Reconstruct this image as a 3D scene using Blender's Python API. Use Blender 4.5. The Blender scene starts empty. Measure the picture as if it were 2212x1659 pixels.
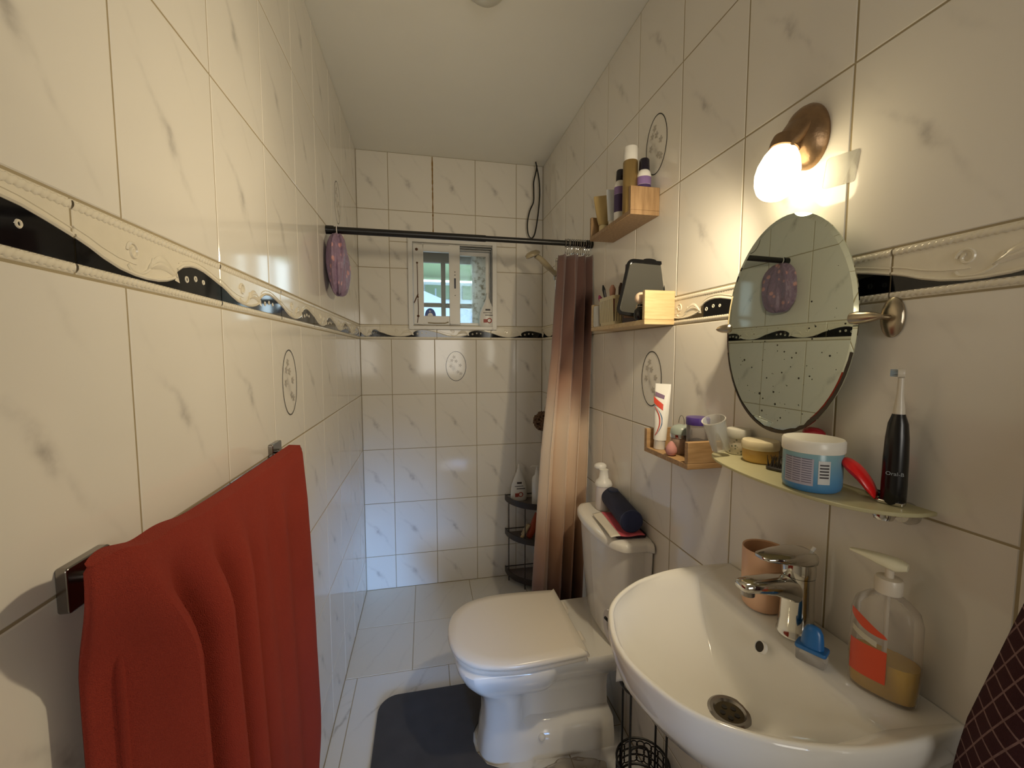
import bpy, bmesh, math, random
from mathutils import Vector, Matrix
random.seed(7)
PI = math.pi
sc = bpy.context.scene
col = sc.collection

# ---------------------------------------------------------------- room measures
XL, XR, YB, YF, ZC = -0.3666, 0.725, 2.5436, -0.85, 2.5735

# ---------------------------------------------------------------- camera
cd = bpy.data.cameras.new('camera'); cam = bpy.data.objects.new('camera', cd); col.objects.link(cam)
cam.location = (0, 0, 1.4332)
cam.rotation_euler = (PI/2 - 0.0738, 0, -0.2056)
cd.sensor_fit = 'HORIZONTAL'; cd.sensor_width = 36; cd.lens = 36*898/2212; cd.clip_start = 0.01
sc.camera = cam
# ---------------------------------------------------------------- world, lights, exposure
w = bpy.data.worlds.new('sky'); sc.world = w; w.use_nodes = True
bg = w.node_tree.nodes['Background']; bg.inputs[0].default_value = (0.76, 0.89, 1.0, 1); bg.inputs[1].default_value = 4.4
al = bpy.data.lights.new('assumed_blue_beam', 'AREA'); al.shape = 'RECTANGLE'; al.size = 0.30; al.size_y = 0.9
al.energy = 1.3; al.color = (0.22, 0.48, 1.0); al.spread = math.radians(20)
alo = bpy.data.objects.new('assumed_blue_beam', al); col.objects.link(alo)
alo.location = (0.42, YF - 0.12, 0.80)      # unseen blue beam assumed behind the camera, narrowed to tint the low back wall
alo.rotation_euler = (Vector((-0.30, YB, 0.12)) - Vector(alo.location)).to_track_quat('-Z', 'Y').to_euler()
pl = bpy.data.lights.new('added_fill_light', 'AREA'); pl.shape = 'RECTANGLE'; pl.size = 0.7; pl.size_y = 1.0; pl.energy = 13.0; pl.color = (1.0, 0.95, 0.86)
plo = bpy.data.objects.new('added_fill_light', pl); col.objects.link(plo); plo.location = (0.25, -1.78, 1.6); plo.rotation_euler = (PI/2, 0, 0)   # unseen fill light added behind the doorway to brighten the room
LAMP_STRENGTH = 13.0; LAMP_WATTS = 28.0
sc.view_settings.view_transform = 'Standard'; sc.view_settings.look = 'None'
sc.view_settings.exposure = 0.0; sc.view_settings.gamma = 1.0; sc.view_settings.use_curve_mapping = False

# ---------------------------------------------------------------- helpers: nodes and materials
def lin(c):
    c = c/255.0
    return c/12.92 if c <= 0.04045 else ((c+0.055)/1.055)**2.4
def rgb(t): return (lin(t[0]), lin(t[1]), lin(t[2]), 1.0)
class NT:
    def __init__(s, name):
        s.m = bpy.data.materials.new(name); s.m.use_nodes = True; s.t = s.m.node_tree
        s.t.nodes.clear(); s.out = s.t.nodes.new('ShaderNodeOutputMaterial')
    def n(s, ty, **kw):
        x = s.t.nodes.new(ty)
        for k, v in kw.items(): setattr(x, k, v)
        return x
    def l(s, a, b): s.t.links.new(a, b)
    def put(s, sock, v):
        if isinstance(v, bpy.types.NodeSocket): s.l(v, sock)
        else: sock.default_value = v
    def ma(s, op, a, b=0.0, c=0.0):
        x = s.n('ShaderNodeMath', operation=op)
        s.put(x.inputs[0], a); s.put(x.inputs[1], b); s.put(x.inputs[2], c)
        return x.outputs[0]
    def mix(s, f, a, b):
        x = s.n('ShaderNodeMix', data_type='RGBA')
        s.put(x.inputs[0], f); s.put(x.inputs[6], a); s.put(x.inputs[7], b)
        return x.outputs[2]
    def noise(s, vec, scale, detail=3.0, w=None, dim='3D'):
        x = s.n('ShaderNodeTexNoise', noise_dimensions='4D' if w is not None else dim)
        if vec is not None: s.l(vec, x.inputs['Vector'])
        x.inputs['Scale'].default_value = scale; x.inputs['Detail'].default_value = detail
        if w is not None: s.put(x.inputs['W'], w)
        return x
    def ramp(s, fac, stops, interp='LINEAR'):
        x = s.n('ShaderNodeValToRGB'); x.color_ramp.interpolation = interp
        e = x.color_ramp.elements
        while len(e) < len(stops): e.new(0.5)
        for i, (p, c) in enumerate(stops): e[i].position = p; e[i].color = c if len(c) == 4 else (*c, 1)
        s.l(fac, x.inputs[0]); return x.outputs[0]
    def bsdf(s, base, rough=0.5, metal=0.0, **kw):
        b = s.n('ShaderNodeBsdfPrincipled')
        s.put(b.inputs['Base Color'], base); s.put(b.inputs['Roughness'], rough); s.put(b.inputs['Metallic'], metal)
        for k, v in kw.items(): s.put(b.inputs[k.replace('_', ' ')], v)
        return b
    def bump(s, b, h, strength=0.3, dist=0.002):
        x = s.n('ShaderNodeBump'); x.inputs['Strength'].default_value = strength; x.inputs['Distance'].default_value = dist
        s.l(h, x.inputs['Height']); s.l(x.outputs[0], b.inputs['Normal'])
    def done(s, sh): s.l(sh, s.out.inputs[0]); return s.m
    def co(s, which='Object'): return s.n('ShaderNodeTexCoord').outputs[which]
MATS = {}
def M(name, c, rough=0.5, metal=0.0, var=0.05, scale=25.0, bump=0.0, bscale=200.0, **kw):
    if name in MATS: return MATS[name]
    t = NT(name); o = t.co()
    nz = t.noise(o, scale, 3)
    a = rgb(c); lo = tuple(v*(1-var) for v in a[:3]) + (1,); hi = tuple(min(1, v*(1+var)) for v in a[:3]) + (1,)
    b = t.bsdf(t.mix(nz.outputs[0], lo, hi), rough, metal, **kw)
    if bump:
        t.bump(b, t.noise(o, bscale, 2).outputs[0], bump, 0.001)
    MATS[name] = t.done(b.outputs[0]); return MATS[name]
def clear(name, tint, body=0.18, rough=0.05, bodycol=None):
    if name in MATS: return MATS[name]
    t = NT(name); tr = t.n('ShaderNodeBsdfTransparent'); tr.inputs[0].default_value = (*tint, 1)
    nz = t.noise(t.co(), 12)
    bc = bodycol or (0.9, 0.9, 0.88)
    b = t.bsdf(t.mix(nz.outputs[0], tuple(v*0.95 for v in bc)+(1,), (*bc, 1)), rough)
    fr = t.n('ShaderNodeFresnel'); fr.inputs[0].default_value = 1.45
    f = t.ma('ADD', t.ma('MULTIPLY', fr.outputs[0], 0.8), body)
    mx = t.n('ShaderNodeMixShader'); t.l(f, mx.inputs[0]); t.l(tr.outputs[0], mx.inputs[1]); t.l(b.outputs[0], mx.inputs[2])
    MATS[name] = t.done(mx.outputs[0]); return MATS[name]

def tile_material(name, base, vein, amp=1.0, rough=0.1, streaks=None):
    t = NT(name); o = t.co(); rnd = t.n('ShaderNodeObjectInfo').outputs['Random']
    w4 = t.ma('MULTIPLY', rnd, 61.0)
    nz = t.noise(o, 13.0, 4.0, w=w4)
    sub = t.n('ShaderNodeVectorMath', operation='SUBTRACT'); t.l(nz.outputs['Color'], sub.inputs[0]); sub.inputs[1].default_value = (.5, .5, .5)
    scl = t.n('ShaderNodeVectorMath', operation='SCALE'); t.l(sub.outputs[0], scl.inputs[0]); scl.inputs['Scale'].default_value = 0.05
    add = t.n('ShaderNodeVectorMath', operation='ADD'); t.l(o, add.inputs[0]); t.l(scl.outputs[0], add.inputs[1])
    sp = t.n('ShaderNodeSeparateXYZ'); t.l(add.outputs[0], sp.inputs[0]); x, y = sp.outputs[0], sp.outputs[1]
    tot = None
    for cx, cy, ang, ws, wt, am in streaks:
        dx = t.ma('SUBTRACT', x, cx); dy = t.ma('SUBTRACT', y, cy); ca, sa = math.cos(ang), math.sin(ang)
        s_ = t.ma('ADD', t.ma('MULTIPLY', dx, ca/ws), t.ma('MULTIPLY', dy, sa/ws))
        t_ = t.ma('ADD', t.ma('MULTIPLY', dx, -sa/wt), t.ma('MULTIPLY', dy, ca/wt))
        q = t.ma('ADD', t.ma('MULTIPLY', s_, s_), t.ma('MULTIPLY', t_, t_))
        e = t.ma('MULTIPLY', t.ma('EXPONENT', t.ma('MULTIPLY', q, -1.0)), am*amp)
        tot = e if tot is None else t.ma('ADD', tot, e)
    fine = t.noise(o, 55.0, 3.0, w=w4)
    mod = t.n('ShaderNodeMapRange'); t.l(fine.outputs[0], mod.inputs[0]); mod.inputs[1].default_value = .3; mod.inputs[2].default_value = .68; mod.inputs[3].default_value = .25; mod.inputs[4].default_value = 1.1
    v = t.ma('MINIMUM', t.ma('MULTIPLY', tot, mod.outputs[0]), 1.0)
    soft = t.noise(o, 7.0, 2.0, w=w4)
    b0 = rgb(base); lo = tuple(c*0.955 for c in b0[:3])+(1,)
    basec = t.mix(soft.outputs[0], b0, lo)
    b = t.bsdf(t.mix(v, basec, rgb(vein)), rough)
    return t.done(b.outputs[0])
D2 = math.radians
WALL_ST = [(-.012, -.012, D2(-58), .026, .011, 1.1), (-.045, .03, D2(-38), .04, .007, .36), (.028, -.06, D2(-62), .035, .006, .34),
           (.03, .12, D2(-50), .04, .006, .2), (.075, -.125, D2(-55), .035, .006, .16), (-.09, .1, D2(-55), .03, .006, .12)]
m_tile = tile_material('glazed_wall_tile', (236, 231, 221), (160, 154, 148), 0.6, 0.09, WALL_ST)
FL_ST = [(.0, .0, D2(64), .2, .006, .6), (-.08, .06, D2(50), .1, .005, .45), (.1, -.1, D2(70), .1, .007, .4), (.05, .12, D2(30), .06, .004, .3)]
m_floor = tile_material('white_marble_floor_tile', (226, 226, 224), (120, 118, 116), 0.9, 0.16, FL_ST)
m_shfloor = tile_material('cream_shower_floor_tile', (224, 219, 207), (190, 184, 172), 0.4, 0.2, FL_ST)
m_grout = M('grout', (166, 152, 122), 0.9, var=.12, scale=40, bump=.4)
m_ceil = M('ceiling_paint', (240, 238, 228), 0.8, var=.02, scale=6)
m_plaster = M('front_wall_paint', (214, 206, 190), 0.8, var=.03, scale=8)
m_border = M('border_cream_glaze', (232, 224, 205), 0.14, var=.05, scale=60)
m_black = M('border_black_glaze', (12, 12, 16), 0.06, var=.2)
m_white = M('white_ceramic', (232, 229, 222), 0.07, var=.015, scale=4)
m_seat = M('white_seat_plastic', (236, 228, 214), 0.22, var=.015, scale=5)
m_pvc = M('white_pvc', (226, 224, 218), 0.35, var=.04, scale=14)
m_pvcg = M('grey_window_track', (150, 152, 150), 0.4, var=.1, scale=30)
m_rust = M('rust', (92, 62, 42), 0.8, var=.35, scale=120)
m_chrome = M('chrome', (205, 203, 198), 0.09, 1.0, var=.03)
m_nickel = M('brushed_nickel', (180, 168, 148), 0.28, 1.0, var=.05, scale=90)
m_steel = M('steel', (150, 146, 142), 0.22, 1.0, var=.08)
m_blackmetal = M('black_metal', (18, 17, 17), 0.35, var=.2, scale=60)
m_blackpl = M('black_plastic', (14, 14, 16), 0.25, var=.2)
m_oak = None
def wood(name, c1, c2, sc_=(4, 40, 40)):
    t = NT(name); mp = t.n('ShaderNodeMapping'); t.l(t.co(), mp.inputs[0]); mp.inputs['Scale'].default_value = sc_
    nz = t.noise(mp.outputs[0], 3.0, 5.0)
    c = t.ramp(nz.outputs[0], [(.3, rgb(c1)), (.7, rgb(c2))])
    b = t.bsdf(c, 0.45); t.bump(b, nz.outputs[0], .08, .001)
    return t.done(b.outputs[0])
m_oak = wood('oak_wood', (150, 116, 76), (186, 150, 106))
m_oakp = wood('pale_oak_wood', (192, 164, 118), (214, 188, 142))

# ---------------------------------------------------------------- helpers: geometry
class G:
    def __init__(s): s.v = []; s.f = []
    def add(s, vs, fs, mt=None):
        b = len(s.v)
        s.v += [tuple(mt @ Vector(p)) if mt else tuple(p) for p in vs]
        s.f += [tuple(i+b for i in f) for f in fs]; return s
    def box(s, c, d, mt=None):
        x, y, z = (k/2 for k in d)
        vs = [(c[0]+i*x, c[1]+j*y, c[2]+k*z) for i in (-1, 1) for j in (-1, 1) for k in (-1, 1)]
        return s.add(vs, [(0, 1, 3, 2), (4, 6, 7, 5), (0, 4, 5, 1), (2, 3, 7, 6), (0, 2, 6, 4), (1, 5, 7, 3)], mt)
    def bb(s, x0, x1, y0, y1, z0, z1, mt=None):
        return s.box(((x0+x1)/2, (y0+y1)/2, (z0+z1)/2), (x1-x0, y1-y0, z1-z0), mt)
    def loft(s, rings, cap0=True, cap1=True, closed=True, mt=None):
        n = len(rings[0]); vs = [p for r in rings for p in r]; fs = []
        for a in range(len(rings)-1):
            for i in range(n if closed else n-1):
                j = (i+1) % n
                fs.append((a*n+i, a*n+j, (a+1)*n+j, (a+1)*n+i))
        if cap0: fs.append(tuple(range(n-1, -1, -1)))
        if cap1: fs.append(tuple((len(rings)-1)*n+i for i in range(n)))
        return s.add(vs, fs, mt)
    def lathe(s, prof, n=32, at=(0, 0, 0), mt=None, sx=1, sy=1, cap=True):
        rings = [[(at[0]+max(r, 1e-5)*sx*math.cos(2*PI*i/n), at[1]+max(r, 1e-5)*sy*math.sin(2*PI*i/n), at[2]+z) for i in range(n)] for r, z in prof]
        return s.loft(rings, cap, cap, True, mt)
    def tube(s, path, r, n=8, closed=False, mt=None):
        P = [Vector(p) for p in path]; m = len(P); rs = r if isinstance(r, (list, tuple)) else [r]*m
        T = []
        for i in range(m):
            if closed: d = P[(i+1) % m]-P[i-1]
            else: d = P[min(i+1, m-1)]-P[max(i-1, 0)]
            T.append(d.normalized())
        u = T[0].orthogonal().normalized(); rings = []
        for i in range(m):
            u = (u-T[i]*u.dot(T[i])).normalized(); v = T[i].cross(u)
            rings.append([tuple(P[i]+(u*math.cos(2*PI*k/n)+v*math.sin(2*PI*k/n))*rs[i]) for k in range(n)])
        if closed: rings.append(rings[0]); return s.loft(rings, False, False, True, mt)
        return s.loft(rings, True, True, True, mt)
    def prism(s, poly, z0, z1, mt=None):
        return s.loft([[(p[0], p[1], z0) for p in poly], [(p[0], p[1], z1) for p in poly]], mt=mt)
    def grid(s, nu, nv, fn, mt=None):
        vs = [fn(i/nu, j/nv) for j in range(nv+1) for i in range(nu+1)]
        fs = [(j*(nu+1)+i, j*(nu+1)+i+1, (j+1)*(nu+1)+i+1, (j+1)*(nu+1)+i) for j in range(nv) for i in range(nu)]
        return s.add(vs, fs, mt)
    def ball(s, c, r, n=16, mt=None):
        if not isinstance(r, (tuple, list)): r = (r, r, r)
        rings = []
        for j in range(1, n//2):
            a = -PI/2+PI*j/(n//2)
            rings.append([(c[0]+r[0]*math.cos(a)*math.cos(2*PI*i/n), c[1]+r[1]*math.cos(a)*math.sin(2*PI*i/n), c[2]+r[2]*math.sin(a)) for i in range(n)])
        return s.loft(rings, mt=mt)
    def mesh(s, name, smooth=True, angle=40):
        me = bpy.data.meshes.new(name); bm = bmesh.new()
        vv = [bm.verts.new(p) for p in s.v]
        for f in s.f:
            q = []
            for i in f:
                if vv[i] not in q: q.append(vv[i])
            if len(q) > 2:
                try: bm.faces.new(q)
                except ValueError: pass
        bmesh.ops.remove_doubles(bm, verts=bm.verts, dist=1e-6)
        bmesh.ops.recalc_face_normals(bm, faces=bm.faces)
        bm.to_mesh(me); bm.free()
        if smooth:
            me.polygons.foreach_set('use_smooth', [True]*len(me.polygons)); me.set_sharp_from_angle(angle=math.radians(angle))
        return me
    def build(s, name, mat, parent=None, loc=(0, 0, 0), rot=(0, 0, 0), smooth=True, bevel=0, sub=0, solid=0, angle=40, offset=0):
        me = s.mesh(name, smooth, angle); me.materials.append(mat)
        o = bpy.data.objects.new(name, me); col.objects.link(o); o.parent = parent; o.location = loc; o.rotation_euler = rot
        if solid:
            md = o.modifiers.new('thickness', 'SOLIDIFY'); md.thickness = solid; md.offset = offset
        if bevel:
            md = o.modifiers.new('bevel', 'BEVEL'); md.width = bevel; md.segments = 2; md.limit_method = 'ANGLE'; md.angle_limit = D2(50)
        if sub:
            md = o.modifiers.new('subdiv', 'SUBSURF'); md.levels = sub; md.render_levels = sub
        return o
def link(name, me, mat, parent, mtx):
    if mat and not me.materials: me.materials.append(mat)
    o = bpy.data.objects.new(name, me); col.objects.link(o); o.parent = parent; o.matrix_local = mtx; return o
def tag(o, label, cat, group=None):
    o['label'] = label; o['category'] = cat
    if group: o['group'] = group
    return o
def thing(name, label, cat, loc=(0, 0, 0), rz=0, group=None):
    o = bpy.data.objects.new(name, None); col.objects.link(o); o.location = loc; o.rotation_euler = (0, 0, rz); o.empty_display_size = .05
    return tag(o, label, cat, group)
def struct(o): o['kind'] = 'structure'; return o
def rrect(x0, x1, y0, y1, r, n=5):
    out = []
    for cx, cy, a0 in ((x1-r, y1-r, 0), (x0+r, y1-r, 90), (x0+r, y0+r, 180), (x1-r, y0+r, 270)):
        for k in range(n+1):
            a = D2(a0+90*k/n); out.append((cx+r*math.cos(a), cy+r*math.sin(a)))
    return out
def ell(cx, cy, rx, ry, n=40): return [(cx+rx*math.cos(2*PI*i/n), cy+ry*math.sin(2*PI*i/n)) for i in range(n)]
def catmull(P, n=6):
    out = []
    for i in range(len(P)-1):
        p0 = P[max(i-1, 0)]; p1 = P[i]; p2 = P[i+1]; p3 = P[min(i+2, len(P)-1)]
        for k in range(n):
            t = k/n
            out.append(tuple(.5*((2*b)+(-a+c)*t+(2*a-5*b+4*c-d)*t*t+(-a+3*b-3*c+d)*t**3) for a, b, c, d in zip(p0, p1, p2, p3)))
    out.append(tuple(P[-1])); return out
def interp(tab, x):
    if x <= tab[0][0]: return tab[0][1]
    for (a, b), (c, d) in zip(tab, tab[1:]):
        if x <= c: return b+(d-b)*(x-a)/(c-a)
    return tab[-1][1]
def hsh(*a): return (math.sin(sum(v*(12.9898+31.7*i) for i, v in enumerate(a)))*43758.5453) % 1.0

# ================================================================ THE ROOM
# wall frames: local x = right as seen from the room, local y = up, local z = out of the wall into the room
F_LEFT = Matrix(((0, 0, 1, XL), (1, 0, 0, 0), (0, 1, 0, 0), (0, 0, 0, 1)))
F_RIGHT = Matrix(((0, 0, -1, XR), (-1, 0, 0, 0), (0, 1, 0, 0), (0, 0, 0, 1)))
F_BACK = Matrix(((1, 0, 0, 0), (0, 0, -1, YB), (0, 1, 0, 0), (0, 0, 0, 1)))
F_FLOOR = Matrix.Identity(4)
HX0, HX1, HZ0, HZ1 = -0.068, 0.412, 1.600, 2.078     # window hole
GR = 0.0012
wl = struct(G().bb(XL-.12, XL-GR, YF-.1, YB+.2, -.1, ZC+.05).build('wall_left', m_grout, smooth=False))
wr = struct(G().bb(XR+GR, XR+.12, YF-.1, YB+.2, -.1, ZC+.05).build('wall_right', m_grout, smooth=False))
g = G(); y0, y1 = YB+GR, YB+.16
g.bb(XL, HX0, y0, y1, -.1, ZC+.05); g.bb(HX1, XR, y0, y1, -.1, ZC+.05); g.bb(HX0, HX1, y0, y1, -.1, HZ0); g.bb(HX0, HX1, y0, y1, HZ1, ZC+.05)
wb = struct(g.build('wall_back', m_grout, smooth=False))
g = G(); g.bb(XL, -.1, YF-.1, YF, -.1, ZC+.05); g.bb(.62, XR, YF-.1, YF, -.1, ZC+.05); g.bb(-.1, .62, YF-.1, YF, 2.0, ZC+.05)  # unseen front wall, its doorway assumed so that light can enter
wf = struct(g.build('wall_front', m_plaster, smooth=False))
fl = struct(G().bb(XL-.1, XR+.1, YF-.5, YB+.1, -.1, -GR).build('floor', m_grout, smooth=False))
ce = struct(G().bb(XL-.1, XR+.1, YF-.1, YB+.15, ZC, ZC+.1).build('ceiling', m_ceil, smooth=False))

TILE_CACHE = {}
def tile_mesh(wd, ht, th=.006, ch=.0014):
    k = (round(wd, 4), round(ht, 4))
    if k not in TILE_CACHE:
        a, b = wd/2, ht/2; r = lambda i, z: [(-a+i, -b+i, z), (a-i, -b+i, z), (a-i, b-i, z), (-a+i, b-i, z)]
        TILE_CACHE[k] = G().loft([r(0, -th), r(0, -ch*.8), r(ch, 0)], cap0=False).mesh('tile', False)
    return TILE_CACHE[k]
def place_tiles(wall, frame, xs, ys, mat, lo, hi, hole=None, jit=.0022, gap=.0034):
    for i in range(len(xs)-1):
        for j in range(len(ys)-1):
            x0, x1, y0_, y1_ = max(xs[i], lo[0]), min(xs[i+1], hi[0]), max(ys[j], lo[1]), min(ys[j+1], hi[1])
            if x1-x0 < .012 or y1_-y0_ < .012: continue
            rects = [(x0, x1, y0_, y1_)]
            if hole and x0 < hole[1] and x1 > hole[0] and y0_ < hole[3] and y1_ > hole[2]:
                rects = []
                if x0 < hole[0]: rects.append((x0, hole[0], y0_, min(y1_, hole[3])))
                if x1 > hole[1]: rects.append((hole[1], x1, y0_, min(y1_, hole[3])))
                if y1_ > hole[3]: rects.append((x0, x1, hole[3], y1_))
                if y0_ < hole[2]: rects.append((x0, x1, y0_, hole[2]))
            for (a, b, c, d) in rects:
                if b-a < .012 or d-c < .012: continue
                me = tile_mesh(b-a-gap, d-c-gap)
                key = mat.name
                me2 = TILE_CACHE.get((me.name, key))
                if me2 is None:
                    me2 = me if not me.materials else me.copy()
                    if me2 is not me: me2.materials.clear()
                    me2.materials.append(mat); TILE_CACHE[(me.name, key)] = me2
                h1, h2 = hsh(a, c)-.5, hsh(c, a, 3)-.5
                mt = frame @ Matrix.Translation(((a+b)/2, (c+d)/2, 0)) @ Matrix.Rotation(h1*jit, 4, 'Y') @ Matrix.Rotation(h2*jit, 4, 'X')
                link('tile', me2, None, wall, mt)
TW = .25
H = .3274; R1 = 1.189; ROWS_LO = [R1-4*H, R1-3*H, R1-2*H, R1-H, R1, R1+H]; ZB0 = R1+H; ZB1 = ZB0+.0827
ROWS_HI = [ZB1, ZB1+H, ZB1+2*H, ZB1+3*H]
for rows in (ROWS_LO, ROWS_HI):
    place_tiles(wl, F_LEFT, [.619+k*TW for k in range(-6, 9)], rows, m_tile, (YF, 0), (YB, ZC))
    place_tiles(wr, F_RIGHT, sorted(-(1.112+k*TW) for k in range(-9, 8)), rows, m_tile, (-YB, 0), (-YF, ZC))
    place_tiles(wb, F_BACK, [-.443+k*TW for k in range(0, 6)], rows, m_tile, (XL, 0), (XR, ZC), hole=(HX0, HX1, HZ0, HZ1))
# floor: cream tiles in the shower end, white marble in front
place_tiles(fl, F_FLOOR, [-.408, -.078, .252, .582, .912], [1.842, 2.185, 2.60], m_shfloor, (XL, 1.842), (XR, YB), jit=.001, gap=.003)
place_tiles(fl, F_FLOOR, [-.40, -.315, .085, .485, .885], [-.858, -.408, .042, .492, .942, 1.392, 1.842], m_floor, (XL, YF), (XR, 1.842), jit=.001, gap=.003)

# ---- relief border
BL, BH = .3274, .0827
WAVE = [(0, .46), (.06, .39), (.12, .30), (.2, .215), (.28, .175), (.35, .165), (.43, .185), (.5, .235), (.545, .29), (.57, .33), (.585, .47), (.63, .57), (.69, .63), (.75, .645), (.82, .62), (.9, .555), (1, .46)]
def wav(u): return interp(WAVE, u)*BH
bw = BL-.0028
me_body = G().loft([[(0, 0, -.006), (bw, 0, -.006), (bw, BH-.003, -.006), (0, BH-.003, -.006)], [(0, 0, -.001), (bw, 0, -.001), (bw, BH-.003, -.001), (0, BH-.003, -.001)],
    [(.0012, .0012, 0), (bw-.0012, .0012, 0), (bw-.0012, BH-.0042, 0), (.0012, BH-.0042, 0)]], cap0=False).mesh('border_tile', False)
def rope(yc):
    def fn(u, v):
        a = PI*v; x = u*bw
        r = .0046*(1+.2*math.sin(2*PI*(x/.0085+v*.9)))
        return (x, yc+math.cos(a)*r, math.sin(a)*r*.5)
    return G().grid(170, 6, fn).mesh('rope_trim')
me_rope0, me_rope1 = rope(.0065), rope(BH-.0095)
def stripmesh(fl_, fu_, z0, z1, n=56, name='wave_inlay', ua=0.0, ub=1.0):
    g = G()
    us = [ua+(ub-ua)*k/n for k in range(n+1)]
    top = [(u*bw, fu_(u)) for u in us]; bot = [(u*bw, fl_(u)) for u in us]
    vs = []; fs = []
    for (x, yt), (_, yb) in zip(top, bot): vs += [(x, yb, z0), (x, yb, z1), (x, yt, z1), (x, yt, z0)]
    for k in range(n):
        a, b = 4*k, 4*k+4
        fs += [(a+1, b+1, b+2, a+2), (a+2, b+2, b+3, a+3), (a, b, b+1, a+1)]
    fs += [(0, 1, 2, 3), (4*n, 4*n+1, 4*n+2, 4*n+3)]
    return g.add(vs, fs).mesh(name, False)
me_inlay = stripmesh(lambda u: .0118, lambda u: max(wav(u), .0122), -.001, .0012)
def ridge(off, r, u0=0, u1=1):
    pts = [((u0+(u1-u0)*k/60)*bw, wav(min(1, max(0, u0+(u1-u0)*k/60)))+off, .0004) for k in range(61)]
    return G().tube(pts, r, 6)
g = ridge(.0030, .0026, 0, .56); g.tube([((.585+.415*k/30)*bw, wav(.585+.415*k/30)+.003, .0004) for k in range(31)], .0026, 6)
g.tube([((k/30*.3)*bw, wav(k/30*.3)+.0125+.004*k/30, 0) for k in range(31)], .0012, 5)
g.tube([((.60+.4*k/30)*bw, min(wav(.60+.4*k/30)+.0105, .0655), 0) for k in range(31)], .0012, 5)
me_ridge = g.mesh('wave_ridge')
g = G()
sp = [((.285-.035*math.cos(a)*(1-a/11))*bw, .046+(.0125*math.sin(a))*(1-a/11), .0003) for a in [k*.22 for k in range(36)]]
g.tube(sp, .0022, 6)
g.tube(catmull([(.25*bw, .028, 0), (.27*bw, .022, 0), (.33*bw, .021, 0), (.38*bw, .030, 0), (.405*bw, .045, 0)], 6), .0022, 6)
def leaf(u, v):
    x = .37+.205*u; c = .030+.016*math.sin(PI*u*.95)-.004*u; hw = .0095*math.sin(PI*min(1, u*1.02))**.7
    return (x*bw, c+(v-.5)*2*hw, .0004+.0028*(1-(2*v-1)**2)*(1-.4*(abs(v-.5) < .06)))
g.grid(20, 8, leaf)
g.prism([(.555*bw, .024), (.592*bw, .022), (.578*bw, .036)], 0, .0016)
me_scroll = g.mesh('scroll_relief')
def ringmesh(cu, cy, r):
    return G().tube([(cu*bw+r*math.cos(a), cy+r*1.15*math.sin(a), .0012) for a in [2*PI*k/16 for k in range(16)]], .0013, 6, closed=True).mesh('ring')
me_rings = [ringmesh(.655, .031, .0036), ringmesh(.735, .036, .0032), ringmesh(.81, .0345, .0027)]
for me, mt in ((me_body, m_border), (me_rope0, m_border), (me_rope1, m_border), (me_inlay, m_black), (me_ridge, m_border), (me_scroll, m_border)): me.materials.append(mt)
for r in me_rings: r.materials.append(m_border)
def border_run(wall, frame, x_start, x_lo, x_hi):
    x = x_start
    while x > x_lo: x -= BL
    while x < x_hi-.004:
        a, b = max(x, x_lo), min(x+BL, x_hi)
        s = (b-a)/BL
        mt = frame @ Matrix.Translation((a+.0014, ZB0+.0015, 0)) @ Matrix.Diagonal((s, 1, 1, 1))
        o = link('border_tile', me_body, None, wall, mt)
        for nm, me in (('wave_inlay', me_inlay), ('rope_trim', me_rope0), ('rope_trim', me_rope1), ('wave_ridge', me_ridge), ('scroll_relief', me_scroll)): link(nm, me, None, o, Matrix.Identity(4))
        for r in me_rings: link('ring', r, None, o, Matrix.Identity(4))
        x += BL
border_run(wl, F_LEFT, .541, YF, YB)
border_run(wr, F_RIGHT, -.533, -YB, -YF)
border_run(wb, F_BACK, .071, XL, XR)

# ---- printed ovals with flower sprays
m_print = M('oval_print_black', (26, 24, 22), 0.15, var=.1)
m_flower = M('oval_flower_print', (194, 187, 176), 0.15, var=.12, scale=90)
N_ = 64
def ovalring():
    g = G(); a, b = .0615, .0905
    o1 = [(a*math.cos(2*PI*k/N_), b*math.sin(2*PI*k/N_), .0004) for k in range(N_)]
    o2 = [((a-.0032)*math.cos(2*PI*k/N_), (b-.0032)*math.sin(2*PI*k/N_), .0004) for k in range(N_)]
    return g.add(o1+o2, [(k, (k+1) % N_, N_+(k+1) % N_, N_+k) for k in range(N_)]).mesh('oval_ring', False)
me_oval = ovalring(); me_oval.materials.append(m_print)
g = G(); rr = random.Random(3)
for cx, cy in ((-.025, .035), (-.032, .0), (.0, .03), (.025, .005), (.012, -.035), (.028, -.045), (-.012, .055)):
    for k in range(5):
        a = 2*PI*k/5+cx*50; q = [(cx+.006*math.cos(a)+.0055*math.cos(t)*math.cos(a)-.003*math.sin(t)*math.sin(a), cy+.006*math.sin(a)+.0055*math.cos(t)*math.sin(a)+.003*math.sin(t)*math.cos(a), .0003) for t in [2*PI*i/8 for i in range(8)]]
        g.add(q, [tuple(range(8))])
me_fl = g.mesh('flower_spray', False); me_fl.materials.append(m_flower)
for wall, fr, x, z in ((wl, F_LEFT, 1.245, 1.353), (wl, F_LEFT, 1.99, 2.09), (wb, F_BACK, .183, 1.355), (wr, F_RIGHT, -1.243, 2.09), (wr, F_RIGHT, -1.238, 1.35)):
    mt = fr @ Matrix.Translation((x, z, 0.0006))
    link('oval_ring', me_oval, None, wall, mt); link('flower_spray', me_fl, None, wall, mt)
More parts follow.
